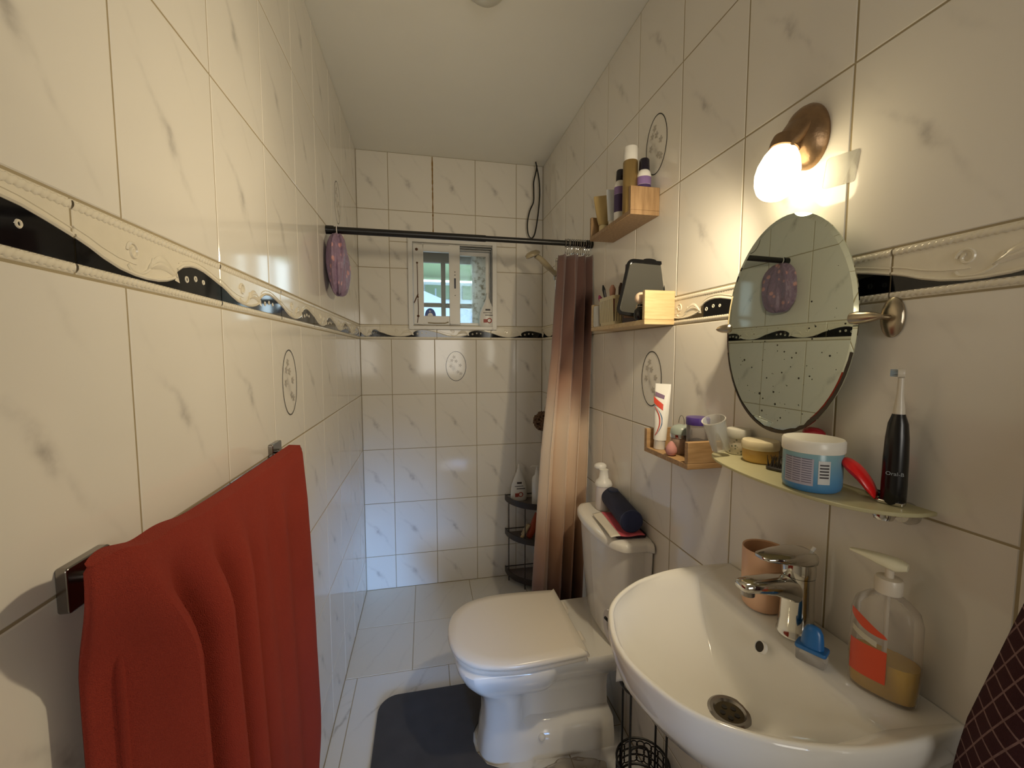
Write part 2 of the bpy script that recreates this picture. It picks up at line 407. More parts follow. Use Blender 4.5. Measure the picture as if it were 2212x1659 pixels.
# brown damp stain running down one joint of the back wall
m_stain = M('damp_stain', (140, 106, 52), 0.85, var=.35, scale=70)
g = G(); pts = []
n = 40
vs = []; fs = []
for k in range(n+1):
    z = 2.115+(2.568-2.115)*k/n; h_ = .0016+.0028*hsh(k*.7)+.0012*k/n
    vs += [(.0575-h_, YB-.0004, z), (.0575+h_*.8, YB-.0004, z), (.0575+h_*.8, YB+.001, z), (.0575-h_, YB+.001, z)]
for k in range(n):
    for i in range(4): fs.append((4*k+i, 4*k+(i+1) % 4, 4*k+4+(i+1) % 4, 4*k+4+i))
g.add(vs, fs).build('damp_stain', m_stain, wb, smooth=False)

# ---- window
win = struct(bpy.data.objects.new('window_1', None)); col.objects.link(win); win.location = (0, YB, 0)
g = G()
def frame(g, x0, x1, z0, z1, wl_, wr_, wb_, wt_, ya, yb):
    g.bb(x0, x0+wl_, ya, yb, z0, z1); g.bb(x1-wr_, x1, ya, yb, z0, z1); g.bb(x0+wl_, x1-wr_, ya, yb, z0, z0+wb_); g.bb(x0+wl_, x1-wr_, ya, yb, z1-wt_, z1)
    return g
frame(g, -.09, .432, 1.574, 2.102, .024, .024, .02, .024, -.022, .0).build('window_frame', m_pvc, win, bevel=.002)
frame(G(), -.067, .411, 1.601, 2.077, .004, .004, .003, .004, .0, .07).build('frame_lining', m_pvc, win, smooth=False)
ls = frame(G(), -.062, .211, 1.6045, 2.07, .057, .061, .05, .042, -.012, .014).build('sash', m_pvc, win, bevel=.003)
m_pane = clear('window_glass', (.93, .97, .96), .015, .02)
t = NT('dirty_frosted_glass'); o = t.co(); nz = t.noise(o, 26, 5); nz2 = t.noise(o, 45, 5)
tr = t.n('ShaderNodeBsdfTransparent'); tr.inputs[0].default_value = (.92, .97, .95, 1)
tl = t.n('ShaderNodeBsdfTranslucent'); t.l(t.ramp(nz2.outputs[0], [(.30, rgb((150, 146, 128))), (.5, rgb((226, 232, 226)))]), tl.inputs[0])
sx = t.n('ShaderNodeSeparateXYZ'); t.l(o, sx.inputs[0])
fac = t.n('ShaderNodeMapRange'); t.l(sx.outputs[0], fac.inputs[0]); fac.inputs[1].default_value = .275; fac.inputs[2].default_value = .31; fac.inputs[3].default_value = .18; fac.inputs[4].default_value = .78
df = t.n('ShaderNodeBsdfDiffuse'); t.l(t.ramp(nz2.outputs[0], [(.30, rgb((170, 166, 148))), (.5, rgb((232, 236, 230)))]), df.inputs[0])
m2 = t.n('ShaderNodeMixShader'); m2.inputs[0].default_value = .55; t.l(tl.outputs[0], m2.inputs[1]); t.l(df.outputs[0], m2.inputs[2])
mx = t.n('ShaderNodeMixShader'); t.l(fac.outputs[0], mx.inputs[0]); t.l(tr.outputs[0], mx.inputs[1]); t.l(m2.outputs[0], mx.inputs[2])
m_frost = t.done(mx.outputs[0])
G().bb(-.006, .151, -.001, .003, 1.652, 2.03).build('pane', m_pane, ls, smooth=False)
rs = frame(G(), .172, .405, 1.6045, 2.066, .035, .032, .014, .045, .026, .046).build('sash', m_pvc, win, bevel=.002)
G().bb(.205, .375, .034, .038, 1.616, 2.023).build('pane', m_frost, rs, smooth=False)
for (a, b, z0, z1, ya, yb) in ((.215, .406, 2.056, 2.0605, -.006, .022), (.215, .400, 2.043, 2.0465, -.002, .024), (.4015, .4055, 1.606, 2.06, -.006, .020), (.392, .395, 1.606, 2.05, .002, .024)):
    G().bb(a, b, ya, yb, z0, z1).build('sliding_track', m_pvcg, win, smooth=False)
# rust marks, latch slot, drip marks on the sash
for (x, z, r) in ((-.040, 2.037, .0085), (-.036, 1.652, .0075), (-.038, 1.96, .006), (-.036, 1.762, .005)):
    G().lathe([(r, 0), (r*.9, .0015), (r*.4, .003)], 12, mt=Matrix.Translation((x, -.0125, z)) @ Matrix.Rotation(PI/2, 4, 'X')).build('rust_spot', m_rust, ls)
G().tube([(-.0385, -.0125, 1.96), (-.0365, -.013, 1.88), (-.037, -.0125, 1.80), (-.0355, -.013, 1.765)], .0022, 6).build('rust_streak', m_rust, ls)
G().tube([(-.036, -.0125, 1.755), (-.0345, -.013, 1.70), (-.036, -.0125, 1.65), (-.041, -.0125, 1.612)], .0024, 6).build('rust_streak', m_rust, ls)
G().tube([(-.058, -.0135, 1.728), (-.035, -.014, 1.78)], .0032, 6).build('rust_streak', m_rust, ls)
G().bb(.176, .186, -.0135, -.011, 1.818, 1.878).build('latch_slot', M('latch_dark', (20, 26, 52), .3), ls, smooth=False)
for z in (1.915, 1.897, 1.777): G().lathe([(.003, 0), (.003, .0016)], 10, mt=Matrix.Translation((.181, -.012, z)) @ Matrix.Rotation(PI/2, 4, 'X')).build('screw_hole', m_blackmetal, ls)
G().tube([(.02, -.0125, 1.6135), (.06, -.013, 1.611), (.12, -.0125, 1.612), (.14, -.013, 1.619)], .0035, 6).build('grime_streak', M('grime', (150, 138, 112), .9, var=.3, scale=90), ls)
# blue badge sticker on the pane
bs = G().prism([(.034+.032*math.cos(a), 1.654+.046*math.sin(a)) for a in [PI*k/20 for k in range(21)]], 0, .0006, mt=Matrix(((1, 0, 0, 0), (0, 0, -1, -.001), (0, 1, 0, 0), (0, 0, 0, 1)))).build('badge_sticker', M('badge_blue', (34, 70, 150), .4), ls, smooth=False)
G().prism([(.034+.016*math.cos(a), 1.654+.019*math.sin(a)) for a in [PI*k/16 for k in range(17)]], .0006, .001, mt=Matrix(((1, 0, 0, 0), (0, 0, -1, -.001), (0, 1, 0, 0), (0, 0, 0, 1)))).build('badge_centre', M('badge_white', (235, 236, 238), .4), ls, smooth=False)
def text_mesh(s, size):
    cu = bpy.data.curves.new('txt', 'FONT'); cu.body = s; cu.size = size; cu.align_x = 'CENTER'; cu.align_y = 'CENTER'; cu.extrude = .0001
    o = bpy.data.objects.new('txt', cu); col.objects.link(o); bpy.context.view_layer.update()
    me = bpy.data.meshes.new_from_object(o.evaluated_get(bpy.context.evaluated_depsgraph_get()))
    bpy.data.objects.remove(o); bpy.data.curves.remove(cu); return me
link('badge_number', text_mesh('81', .014), MATS['badge_white'], ls, Matrix(((1, 0, 0, .034), (0, 0, -1, -.0024), (0, 1, 0, 1.682), (0, 0, 0, 1))))
# outer security frame behind the panes
m_ofr = M('outer_frame_brown', (112, 98, 82), .6, var=.1)
og = G(); yy0, yy1 = .10, .125
og.bb(-.068, .412, yy0, yy1, 1.99, 2.078); og.bb(-.068, .412, yy0, yy1, 1.60, 1.616); og.bb(-.068, -.03, yy0, yy1, 1.616, 1.99)
og.bb(.103, .131, yy0, yy1, 1.616, 1.99); og.bb(.298, .412, yy0, yy1, 1.616, 1.99)
og.bb(-.03, .103, yy0, yy1, 1.719, 1.744); og.bb(.131, .298, yy0, yy1, 1.716, 1.743)
og.build('outer_grille', m_ofr, win, bevel=.003)

# ---- unseen passage box behind the camera, added to block sky light from the doorway
g = G(); g.bb(-.9, 1.3, -1.95, -1.85, -.1, ZC); g.bb(-1.0, -.9, -1.95, YF-.1, -.1, ZC); g.bb(1.3, 1.4, -1.95, YF-.1, -.1, ZC); g.bb(-.9, 1.3, -1.85, YF-.1, ZC-.1, ZC); g.bb(-.9, XL, YF-.2, YF-.1, -.1, ZC-.1); g.bb(XR, 1.3, YF-.2, YF-.1, -.1, ZC-.1); g.bb(-.9, 1.3, -1.85, YF-.5, -.1, -.002)
struct(g.build('passage_sky_block', m_plaster, smooth=False))
# ---- trim of the assumed, unseen doorway behind the camera
g = G(); g.bb(-.16, -.1, YF-.1, YF+.015, 0, 2.06); g.bb(.62, .68, YF-.1, YF+.015, 0, 2.06); g.bb(-.1, .62, YF-.1, YF+.015, 2.0, 2.06)
struct(g.build('trim_1', M('door_frame_paint', (206, 198, 184), .5), smooth=False))

# ================================================================ OUTSIDE THE WINDOW
m_hw = M('house_white', (206, 218, 230), .8, var=.03, scale=2)
m_hg = M('eave_green', (150, 170, 128), .8, var=.06, scale=3)
struct(G().bb(-8, 8, 3.2, 16, -.3, -.2).build('ground', M('concrete_yard', (170, 174, 178), .9, var=.06, scale=2), smooth=False))
nb = thing('neighbour_house', 'white neighbouring house with green eave and grey panes seen through the small window', 'house', (0, 7, -.2))
G().bb(-3, 1.2, .4, .8, 0, 2.86).build('wall', m_hw, nb, smooth=False)
G().bb(-3.2, 1.3, -.9, .9, 2.98, 3.6).build('eave', m_hg, nb, smooth=False)
G().bb(-3.2, 1.3, -.95, -.88, 2.91, 2.99).build('fascia', m_hw, nb, smooth=False)
for x in (-.34, .02, .34, .66):
    wn = G().bb(x, x+.27, .36, .40, 2.57, 2.80).build('window', M('house_pane_green', (118, 140, 116), .3), nb, smooth=False)
G().bb(-.6, 1.2, .2, .4, 2.14, 2.19).build('railing', M('railing_blue_grey', (150, 168, 190), .6), nb, smooth=False)
for x in (-.06, .19, .55): G().bb(x-.012, x+.012, .2, .24, 2.19, 2.72).build('post', MATS['railing_blue_grey'], nb, smooth=False)
g = G(); g.prism([(-1.2, 1.9), (1.4, 1.9), (.5, 2.35), (-.15, 2.62), (-.9, 2.8), (-1.2, 2.8)], -.6, -.3, mt=Matrix(((1, 0, 0, 0), (0, 0, 1, 0), (0, 1, 0, 0), (0, 0, 0, 1))))
g.build('lean_to_roof', M('roof_lilac_grey', (146, 162, 188), .7), nb, smooth=False)
tr_ = thing('distant_tree', 'pale hazy tree top low beyond the yard right of the house', 'tree', (1.35, 9.5, -.2))
G().tube([(0, 0, 0), (.05, 0, .6), (0, .1, 1.2)], [.08, .06, .04], 8).build('trunk', M('bark', (96, 84, 70), .9), tr_)
g = G(); rr = random.Random(5)
for k in range(26): g.ball((rr.uniform(-.6, .6), rr.uniform(-.4, .4), rr.uniform(1.1, 1.75)), rr.uniform(.12, .28), 8)
g.build('crown', M('leaf_blue_green', (128, 158, 168), .8, var=.3, scale=8), tr_)

# ================================================================ LEFT WALL: rail, towel, shower cap
tr = thing('towel_rail', 'chrome towel rail with square end plates on left tiled wall', 'towel rail', (XL, .78, 1.195))
for y in (-.265, .315):
    G().prism(rrect(-.03, .03, -.024, .024, .004), 0, .011, mt=Matrix(((0, 0, 1, 0), (1, 0, 0, y), (0, 1, 0, -.002), (0, 0, 0, 1)))).build('end_plate', m_steel, tr, bevel=.0015)
    G().tube([(.008, y, 0), (.05, y, 0), (.056, y+(.0 if y < 0 else .0), 0)], .006, 12).build('arm', m_steel, tr)
G().tube([(.056, -.30, 0), (.056, .325, 0)], .007, 14).build('bar', m_steel, tr)
def terry(name, c, c2, bs=900):
    t = NT(name); o = t.co(); n1 = t.noise(o, 6, 3); n2 = t.noise(o, bs, 2)
    b = t.bsdf(t.mix(n1.outputs[0], rgb(c), rgb(c2)), .95); b.inputs['Sheen Weight'].default_value = .5; b.inputs['Sheen Roughness'].default_value = .5
    b.inputs['Sheen Tint'].default_value = rgb(c2)
    t.bump(b, n2.outputs[0], .9, .003)
    return t.done(b.outputs[0])
m_red = terry('red_terry', (142, 42, 26), (162, 55, 36))
def towel_fn(u, v):
    # v: 0 back hem .. 1 front hem, u: 0 near end .. 1 far end
    back, top, front = .42, .03, .88; L = back+top+front; s = v*L
    xb = XL+.056; zt = 1.203
    near = math.exp(-(u/.22)**2)
    if s < back: x = xb-.0145; z = zt-(back-s); dn = 0
    elif s < back+top:
        a = PI*(1-(s-back)/top); x = xb+.0145*math.cos(a); z = zt+.012*math.sin(a); dn = 0
    else: dn = s-back-top; x = xb+.0145; z = zt-dn
    k = min(1, dn/.12); e = min(1, max(0, dn-.005)/.10); e = e*e*(3-2*e)
    y0_ = .492 if s < back else .440+.034*e
    y = y0_+(1.068-y0_)*u
    fold = (.030*math.sin(2*PI*(u*6.5+.62))*math.exp(-(u/.42)**2) + .0045*math.sin(2*PI*(u*4.1+.3)+dn*1.5) + .003*math.sin(u*21+dn*3))
    x += fold*k + .016*min(1, dn/.5)*min(1, u/.1)
    w_ = min(1, u/.09)**.7; xe = (xb+.003)*(1-e)+(XL+.022)*e if s >= back else xb-.012
    x = xe+(x-xe)*w_
    z += (.022*near+.005*math.sin(u*37)*near)*max(0, 1-abs(dn)/.1)
    y += .012*math.sin(dn*5.2-.6)*u*k + .035*max(0, min(1, (dn-.5)/.2))*u*(1-max(0, min(1, (dn-.74)/.1)))
    return (x, y, z)
bt = G().grid(110, 90, towel_fn).build('bath_towel', m_red, solid=.007, sub=0)
tag(bt, 'orange-red terry bath towel hanging over the rail on the left wall', 'towel')

# shower cap
t = NT('purple_print_plastic'); o = t.co(); vor = t.n('ShaderNodeTexVoronoi'); t.l(o, vor.inputs['Vector']); vor.inputs['Scale'].default_value = 26
msk = t.ramp(vor.outputs['Distance'], [(.22, (1, 1, 1)), (.30, (0, 0, 0))])
vc = t.n('ShaderNodeSeparateColor'); t.l(vor.outputs['Color'], vc.inputs[0])
pick = t.ma('MULTIPLY', msk, t.ma('GREATER_THAN', vc.outputs[0], .45))
b = t.bsdf(t.mix(pick, rgb((150, 126, 150)), rgb((214, 160, 160))), .45); t.bump(b, t.noise(o, 34, 4).outputs[0], 1.0, .012)
m_cap = t.done(b.outputs[0])
sc_ = thing('shower_hat', 'purple shower cap with pink motifs hanging from the left end of the curtain rod', 'shower hat', (-.325, 1.752, 1.908))
def cap_fn(u, v):
    a = 2*PI*u; ph = PI*v
    r = math.sin(ph)**.62*(1+.13*math.sin(a*7+2*v)*(1-v)**.6+.07*math.sin(a*13-3*v)+.05*math.sin(a*4+v*11))
    return (.036*r*math.cos(a)*(1-.2*math.sin(3*a+4*v)), .095*r*math.sin(a)*(.72+.32*math.sin(ph*.5)), -.018-.115*(1-math.cos(ph))+.004*math.sin(a*7))
G().grid(72, 26, cap_fn).build('cap_body', m_cap, sc_, angle=80)
G().tube([(.012*math.cos(a), .03*math.sin(a), -.028+.004*math.sin(a*5)) for a in [2*PI*k/24 for k in range(24)]], .006, 8, closed=True).build('gathered_band', m_cap, sc_)
G().tube([(0, .0185*math.cos(a), .0185*math.sin(a)-.0) for a in [2*PI*k/24 for k in range(24)]], .0018, 6, closed=True).build('elastic_loop', M('elastic_white', (220, 214, 210), .8), sc_)
# ================================================================ CURTAIN ROD, RINGS, CURTAIN
rod = thing('curtain_rod', 'black tension rod spanning the shower from left wall to right wall', 'curtain rod', (XL, 1.752, 1.908))
G().tube([(.004, 0, 0), (.62, 0, 0)], .0135, 18).build('outer_tube', m_blackmetal, rod)
G().tube([(.6, 0, 0), (1.085, 0, 0)], .0115, 18).build('inner_tube', m_blackmetal, rod)
for x0, x1 in ((.0006, .028), (1.062, 1.0908)): G().tube([(x0, 0, 0), (x1, 0, 0)], .0165, 18).build('end_cap', m_blackpl, rod)
for k in range(12):
    rg = thing('curtain_ring', 'bright metal curtain ring bunched at the right end of the rod', 'ring', (.602+.0098*k, 1.752, 1.908), group='curtain rings bunched on the rod')
    tl_ = (hsh(k)-.5)*.35
    mt = Matrix.Rotation(tl_, 4, 'Z')
    G().tube([(0, .0175*math.cos(a), .0175*math.sin(a)) for a in [2*PI*i/20 for i in range(20)]], .0016, 6, closed=True, mt=mt).build('loop', m_steel, rg)
    G().tube([(0, 0, -.0175), (0, .002, -.032), (0, .008, -.042), (0, .002, -.048), (0, -.005, -.042)], .0014, 6, mt=mt).build('hook', m_chrome, rg)
t = NT('brown_ombre_fabric'); o = t.co('Object'); sx = t.n('ShaderNodeSeparateXYZ'); t.l(o, sx.inputs[0])
nz = t.noise(o, 5, 2)
zz = t.ma('ADD', t.ma('DIVIDE', sx.outputs[2], 1.87), t.ma('MULTIPLY', t.ma('SUBTRACT', nz.outputs[0], .5), .04))
c = t.ramp(zz, [(.02, rgb((74, 46, 38))), (.20, rgb((116, 80, 62))), (.32, rgb((172, 134, 106))), (.43, rgb((230, 206, 180))), (.60, rgb((240, 222, 202))), (.70, rgb((196, 160, 138))), (.80, rgb((134, 98, 86))), (.9, rgb((104, 74, 66))), (1, rgb((98, 70, 64)))])
b = t.bsdf(c, .7); b.inputs['Sheen Weight'].default_value = .2
t.bump(b, t.noise(o, 500, 2).outputs[0], .15, .001)
m_curt = t.done(b.outputs[0])
def curt_fn(u, v):
    z = 1.862-1.75*v
    d = v
    x0 = interp([(0, .572), (.25, .548), (.5, .505), (.85, .47), (1, .462)], v); x1 = interp([(0, .722), (.22, .716), (.5, .706), (.85, .685), (1, .68)], v)
    amp = interp([(0, .018), (.1, .032), (1, .046)], v)
    ph = 2*PI*(u*3.6+.15)+.9*math.sin(u*7+v*1.4)
    x = x0+(x1-x0)*u+.008*math.sin(2*ph)*(.4+.6*v)
    y = 1.752+amp*math.sin(ph)*(1-.25*math.sin(u*13))-.012*v
    if v == 0: z -= .006*(1-math.cos(ph))/2
    return (x, y, z)
cu = G().grid(150, 60, curt_fn).build('shower_curtain', m_curt, solid=.0018)
tag(cu, 'brown and cream ombre shower curtain gathered to the right wall', 'curtain')

# ================================================================ SHOWER SET
ss = thing('shower_set', 'chrome riser rail with ivory hand shower beside the curtain', 'shower', (.692, 2.15, 1.0))
G().tube([(0, 0, 0), (0, 0, .92)], .0095, 14).build('riser_rail', m_chrome, ss)
for z in (.03, .905):
    G().tube([(0, 0, z), (.033, 0, z)], .0085, 12).build('rail_bracket', m_chrome, ss)
G().ball((0, 0, .925), (.014, .014, .012), 14).build('rail_cap', m_chrome, ss)
G().lathe([(.016, -.02), (.018, -.012), (.018, .012), (.015, .02)], 16, (0, 0, .842)).build('slider', m_steel, ss)
m_ivory = M('ivory_plastic', (172, 158, 128), .25, var=.04)
hs = G().tube(catmull([(-.008, -.012, .848), (-.05, -.02, .88), (-.095, -.03, .917), (-.125, -.036, .935)], 5), [.0125]*5+[.0155]*5+[.014]*6, 12).build('handset', m_ivory, ss)
MT = Matrix.Translation((-.146, -.042, .94)) @ Matrix.Rotation(D2(-24), 4, 'Y') @ Matrix.Rotation(D2(8), 4, 'X')
G().lathe([(.006, .016), (.022, .013), (.034, .004), (.036, -.004), (.033, -.011)], 24, mt=MT, sx=1.15).build('spray_head', m_ivory, hs)
G().lathe([(.029, -.0105), (.027, -.014), (.01, -.015)], 24, mt=MT, sx=1.15).build('spray_plate', m_steel, hs)
G().tube(catmull([(-.0, -.01, .83), (.002, -.03, .70), (.004, -.05, .3), (.004, -.04, .12), (.006, -.03, .05), (.012, .02, .03), (.02, .05, .12)], 8), .006, 8).build('hose', m_steel, ss)
# cable loop hanging from the ceiling corner
cb = G().tube(catmull([(.664, 2.49, ZC-.001), (.672, 2.495, 2.545), (.690, 2.505, 2.47), (.694, 2.508, 2.38), (.683, 2.508, 2.26), (.665, 2.508, 2.16), (.643, 2.506, 2.13), (.622, 2.504, 2.155), (.618, 2.504, 2.22), (.632, 2.504, 2.29), (.655, 2.504, 2.345), (.656, 2.503, 2.41), (.655, 2.50, 2.46), (.668, 2.497, 2.52), (.672, 2.493, 2.553)], 7), .0042, 8).build('cable_loop', m_blackpl)
tag(cb, 'black electric cable hanging in a loop from the far right ceiling corner', 'cable')

# ================================================================ CORNER SHELF AND ITS BOTTLES
cs = thing('corner_shelf', 'dark bronze three-tier quarter-round corner rack on the shower floor', 'shelf', (XR-.004, YB-.004, 0))
m_bronze = M('dark_bronze', (42, 31, 27), .35, var=.2, scale=50)
m_rackpl = M('rack_plate_grey', (110, 100, 98), .3, var=.15, scale=60)
RAD = .238
def quarter(r, n=18): return [(-.002, -.002)]+[(-r*math.cos(PI/2*k/n)-.002*0, -r*math.sin(PI/2*k/n)) for k in range(n+1)]
for z in (.035, .285, .505):
    arc = [(-RAD*math.cos(PI/2*k/24), -RAD*math.sin(PI/2*k/24)) for k in range(25)]
    inn = [(-(RAD-.006)*math.cos(PI/2*k/24), -(RAD-.006)*math.sin(PI/2*k/24)) for k in range(24, -1, -1)]
    tier = G().prism(arc+inn, z, z+.036).build('tier_rim', m_bronze, cs, bevel=.001)
    G().prism(quarter(RAD-.005), z+.003, z+.007).build('tier_plate', m_rackpl, tier, smooth=False)
    G().tube([(-RAD, -.003, z+.03), (-.004, -.003, z+.03), (-.003, -RAD, z+.03)], .003, 6).build('back_wire', m_bronze, tier)
for a, rr_ in ((14, RAD-.008), (50, RAD-.008), (80, RAD-.008)):
    x, y = -rr_*math.cos(D2(a)), -rr_*math.sin(D2(a))
    G().tube([(x, y, 0), (x, y, .52)], .0032, 8).build('post', m_bronze, cs)
m_bot = M('white_bottle_plastic', (232, 230, 224), .3, var=.03)
m_ink = M('dark_print', (52, 44, 46), .5, var=.1)
m_inkr = M('red_print', (168, 72, 60), .5, var=.1)
def print_bar(par, x0, x1, z0, z1, y, mat, name='print'):
    return G().bb(x0, x1, y-.0006, y, z0, z1).build(name, mat, par, smooth=False)
def teardrop(name, label, loc, rz, h=.205, hw=.054, hd=.02, labelled=True):
    o = thing(name, label, 'bottle', loc, rz)
    prof = [(0, .86, .9), (.02, .97, 1), (.12, 1, 1), (.28, .98, 1), (.42, .88, .95), (.56, .66, .85), (.68, .44, .7), (.78, .28, .55), (.84, .2, .48), (.86, .17, .45)]
    G().loft([[(hw*a*math.cos(t), hd*b_*math.sin(t), h*z) for t in [2*PI*k/28 for k in range(28)]] for z, a, b_ in prof]).build('bottle_body', m_bot, o)
    G().lathe([(.0085, .855*h), (.0085, .93*h), (.006, .96*h), (.004, h)], 14).build('spout_cap', m_bot, o)
    if labelled:
        y = -hd*1.02
        print_bar(o, -.016, .014, h*.47, h*.52, y*.98, m_ink); print_bar(o, -.03, .024, h*.40, h*.415, y, m_ink); print_bar(o, -.018, .036, h*.33, h*.35, y, m_ink)
        G().tube([(.008+.013*math.cos(t), y, h*.18+.013*math.sin(t)) for t in [2*PI*k/18 for k in range(18)]], .003, 6, closed=True).build('round_emblem', m_inkr, o)
        print_bar(o, -.028, -.006, h*.12, h*.22, y, m_inkr)
    return o
teardrop('shampoo_bottle', 'white teardrop bottle standing at the right end of the window frame', (.378, YB-.0005, 1.5945), 0, h=.205, hw=.052, hd=.019)
teardrop('lotion_bottle', 'white teardrop bottle with dark print on the top tier of the corner rack', (.563, 2.492, .5125), 0, h=.235, hw=.053, hd=.022)
o = thing('pump_bottle', 'slim white bottle half hidden by the curtain on the corner rack', 'bottle', (.655, 2.40, .5125))
G().lathe([(.028, 0), (.030, .01), (.030, .15), (.026, .17), (.012, .185), (.011, .20)], 24).build('bottle_body', m_bot, o)
G().lathe([(.009, .2), (.009, .215), (.004, .216), (.004, .235)], 14).build('pump_neck', m_bot, o)
G().tube([(.008, 0, .236), (-.03, 0, .238), (-.038, 0, .232)], .005, 8).build('pump_head', m_bot, o)
o = thing('orange_tube', 'orange-red tube leaning on the middle tier of the corner rack', 'tube', (.606, 2.41, .2975))
MT = Matrix.Rotation(D2(24), 4, 'Y')
G().loft([[(rx*math.cos(t), ry*math.sin(t), z) for t in [2*PI*k/20 for k in range(20)]] for z, rx, ry in ((.012, .02, .02), (.05, .024, .021), (.13, .026, .012), (.165, .027, .002))], mt=MT).build('tube_body', M('orange_plastic', (176, 74, 42), .35), o)
G().lathe([(.015, .004), (.016, .014)], 18, mt=MT).build('tube_cap', M('orange_cap', (150, 60, 36), .4), o)
o = thing('cream_brush', 'cream ridged stick leaning on the middle tier of the corner rack', 'brush', (.553, 2.40, .2935))
MT = Matrix.Rotation(D2(30), 4, 'Y')
G().tube([(0, 0, .008), (0, 0, .11)], [.010, .012], 12, mt=MT).build('handle', M('cream_plastic', (206, 186, 142), .4), o)
g = G()
for k in range(10): g.box((-.013, 0, .04+.007*k), (.006, .016, .003), MT)
g.build('bristle_row', M('cream_bristle', (222, 206, 170), .7), o, smooth=False)
o = thing('black_bottle', 'small black bottle beside the curtain on the middle tier of the rack', 'bottle', (.690, 2.345, .2935))
G().lathe([(.022, 0), (.024, .006), (.024, .11), (.014, .125)], 20).build('bottle_body', m_blackpl, o); G().lathe([(.013, .125), (.013, .15)], 16).build('bottle_cap', m_bot, o)
# brown bath pouf and its hook
o = thing('bath_pouf', 'brown mesh bath pouf hanging half behind the curtain', 'pouf', (.632, 2.19, 1.06))
g = G(); rr = random.Random(2)
for k in range(60):
    d = Vector((rr.gauss(0, 1), rr.gauss(0, 1), rr.gauss(0, 1))).normalized(); c = d*.038; ax = d.orthogonal().normalized(); bx_ = d.cross(ax)
    g.tube([tuple(c+(ax*math.cos(t)+bx_*math.sin(t))*.02+d*.012*math.sin(2*t+k)) for t in [2*PI*i/10 for i in range(10)]], .0045, 5, closed=True)
g.build('mesh_ball', M('brown_mesh', (112, 88, 70), .9, var=.25, scale=120), o)
G().tube([(0, 0, .03), (.01, 0, .07), (.022, 0, .115)], .0018, 6).build('cord', M('cord_white', (200, 190, 176), .8), o)
o = thing('wall_hook', 'small black wall hook beside the curtain edge above the pouf', 'hook', (XR, 2.2, 1.175))
G().lathe([(.016, 0), (.016, .006), (.012, .009)], 18, mt=Matrix.Rotation(-PI/2, 4, 'Y')).build('hook_base', m_blackpl, o)
G().tube([(-.004, 0, 0), (-.05, 0, -.006), (-.066, 0, .004), (-.068, 0, .016)], .006, 10).build('hook_arm', m_blackpl, o)

# ================================================================ TOILET
TY = 1.425
to = thing('toilet', 'white ceramic close-coupled toilet with lid closed against the right wall', 'toilet', (0, TY, 0))
def ringxy(tab, z, n=14, half=False):
    # tab: (x, half width) from front to back; mirrored about y=0
    P = catmull([(a, b) for a, b in tab], n)
    return [(x, max(h_, 0), z) for x, h_ in P] + [(x, -max(h_, 0), z) for x, h_ in reversed(P[:])]
def foot(x0, hf, hm, hb_, x1, xm=.37): return [(x0, 0), (x0+.012, hf*.62), (x0+.05, hf*.94), (x0+.11, hf), (xm, hm), (xm+.08, hb_), (x1-.03, hb_), (x1, hb_*.9), (x1, 0)]
R_ = [ringxy(foot(.165, .098, .105, .11, .66), .0), ringxy(foot(.165, .098, .105, .11, .66), .012), ringxy(foot(.172, .095, .099, .104, .66), .06), ringxy(foot(.178, .092, .09, .095, .66), .10),
      ringxy(foot(.182, .092, .046, .05, .655, .345), .118), ringxy(foot(.182, .094, .040, .044, .655, .345), .18), ringxy(foot(.175, .1, .046, .048, .655, .345), .225),
      ringxy(foot(.155, .115, .10, .08, .655), .262), ringxy(foot(.125, .142, .15, .115, .66), .295), ringxy(foot(.098, .165, .178, .145, .67), .335), ringxy(foot(.082, .178, .19, .165, .685), .37), ringxy(foot(.078, .182, .193, .172, .69), .395), ringxy(foot(.084, .176, .188, .168, .686), .402)]
G().loft(R_).build('bowl', m_white, to, angle=60)
def lidtab(x0, x1, hw): return [(x0, 0), (x0+.006, hw*.3), (x0+.03, hw*.6), (x0+.085, hw*.86), (x0+.17, hw*.985), (x0+.26, hw), (x1-.05, hw*.955), (x1-.006, hw*.93), (x1, hw*.9), (x1, 0)]
G().loft([ringxy(lidtab(.072, .515, .192), .404), ringxy(lidtab(.070, .517, .195), .407), ringxy(lidtab(.070, .517, .195), .418), ringxy(lidtab(.073, .514, .191), .421)]).build('seat', m_seat, to, angle=50)
G().loft([ringxy(lidtab(.068, .517, .196), .4225), ringxy(lidtab(.064, .52, .2), .427), ringxy(lidtab(.064, .52, .2), .436), ringxy(lidtab(.070, .515, .194), .4425), ringxy(lidtab(.10, .49, .165), .4445)]).build('lid', m_seat, to, angle=50)
for y in (-.09, .09): G().tube([(.530, y-.025, .418), (.530, y+.025, .418)], .011, 12).build('hinge', m_seat, to)
TKY = -.03
def tank(x0, hw, z, r=1.0): return [(x, y+TKY, zz_) for x, y, zz_ in ringxy([(x0, 0), (x0+.003, hw*.35), (x0+.014, hw*.68), (x0+.035, hw*.9), (x0+.062, hw*.985), (XR-.03, hw), (XR-.004, hw), (XR-.003, 0)], z)]
G().loft([tank(.625, .165, .402), tank(.612, .175, .43), tank(.596, .185, .6), tank(.584, .193, .784)]).build('tank', m_white, to, angle=50)
G().loft([tank(.579, .197, .785), tank(.573, .203, .789), tank(.573, .203, .806), tank(.578, .198, .814), tank(.592, .184, .818)]).build('tank_lid', m_white, to, angle=50)
G().lathe([(.020, 0), (.020, .004), (.017, .005), (.016, .0035), (.008, .0035)], 24, (.652, TKY+.005, .818)).build('flush_button', m_chrome, to)
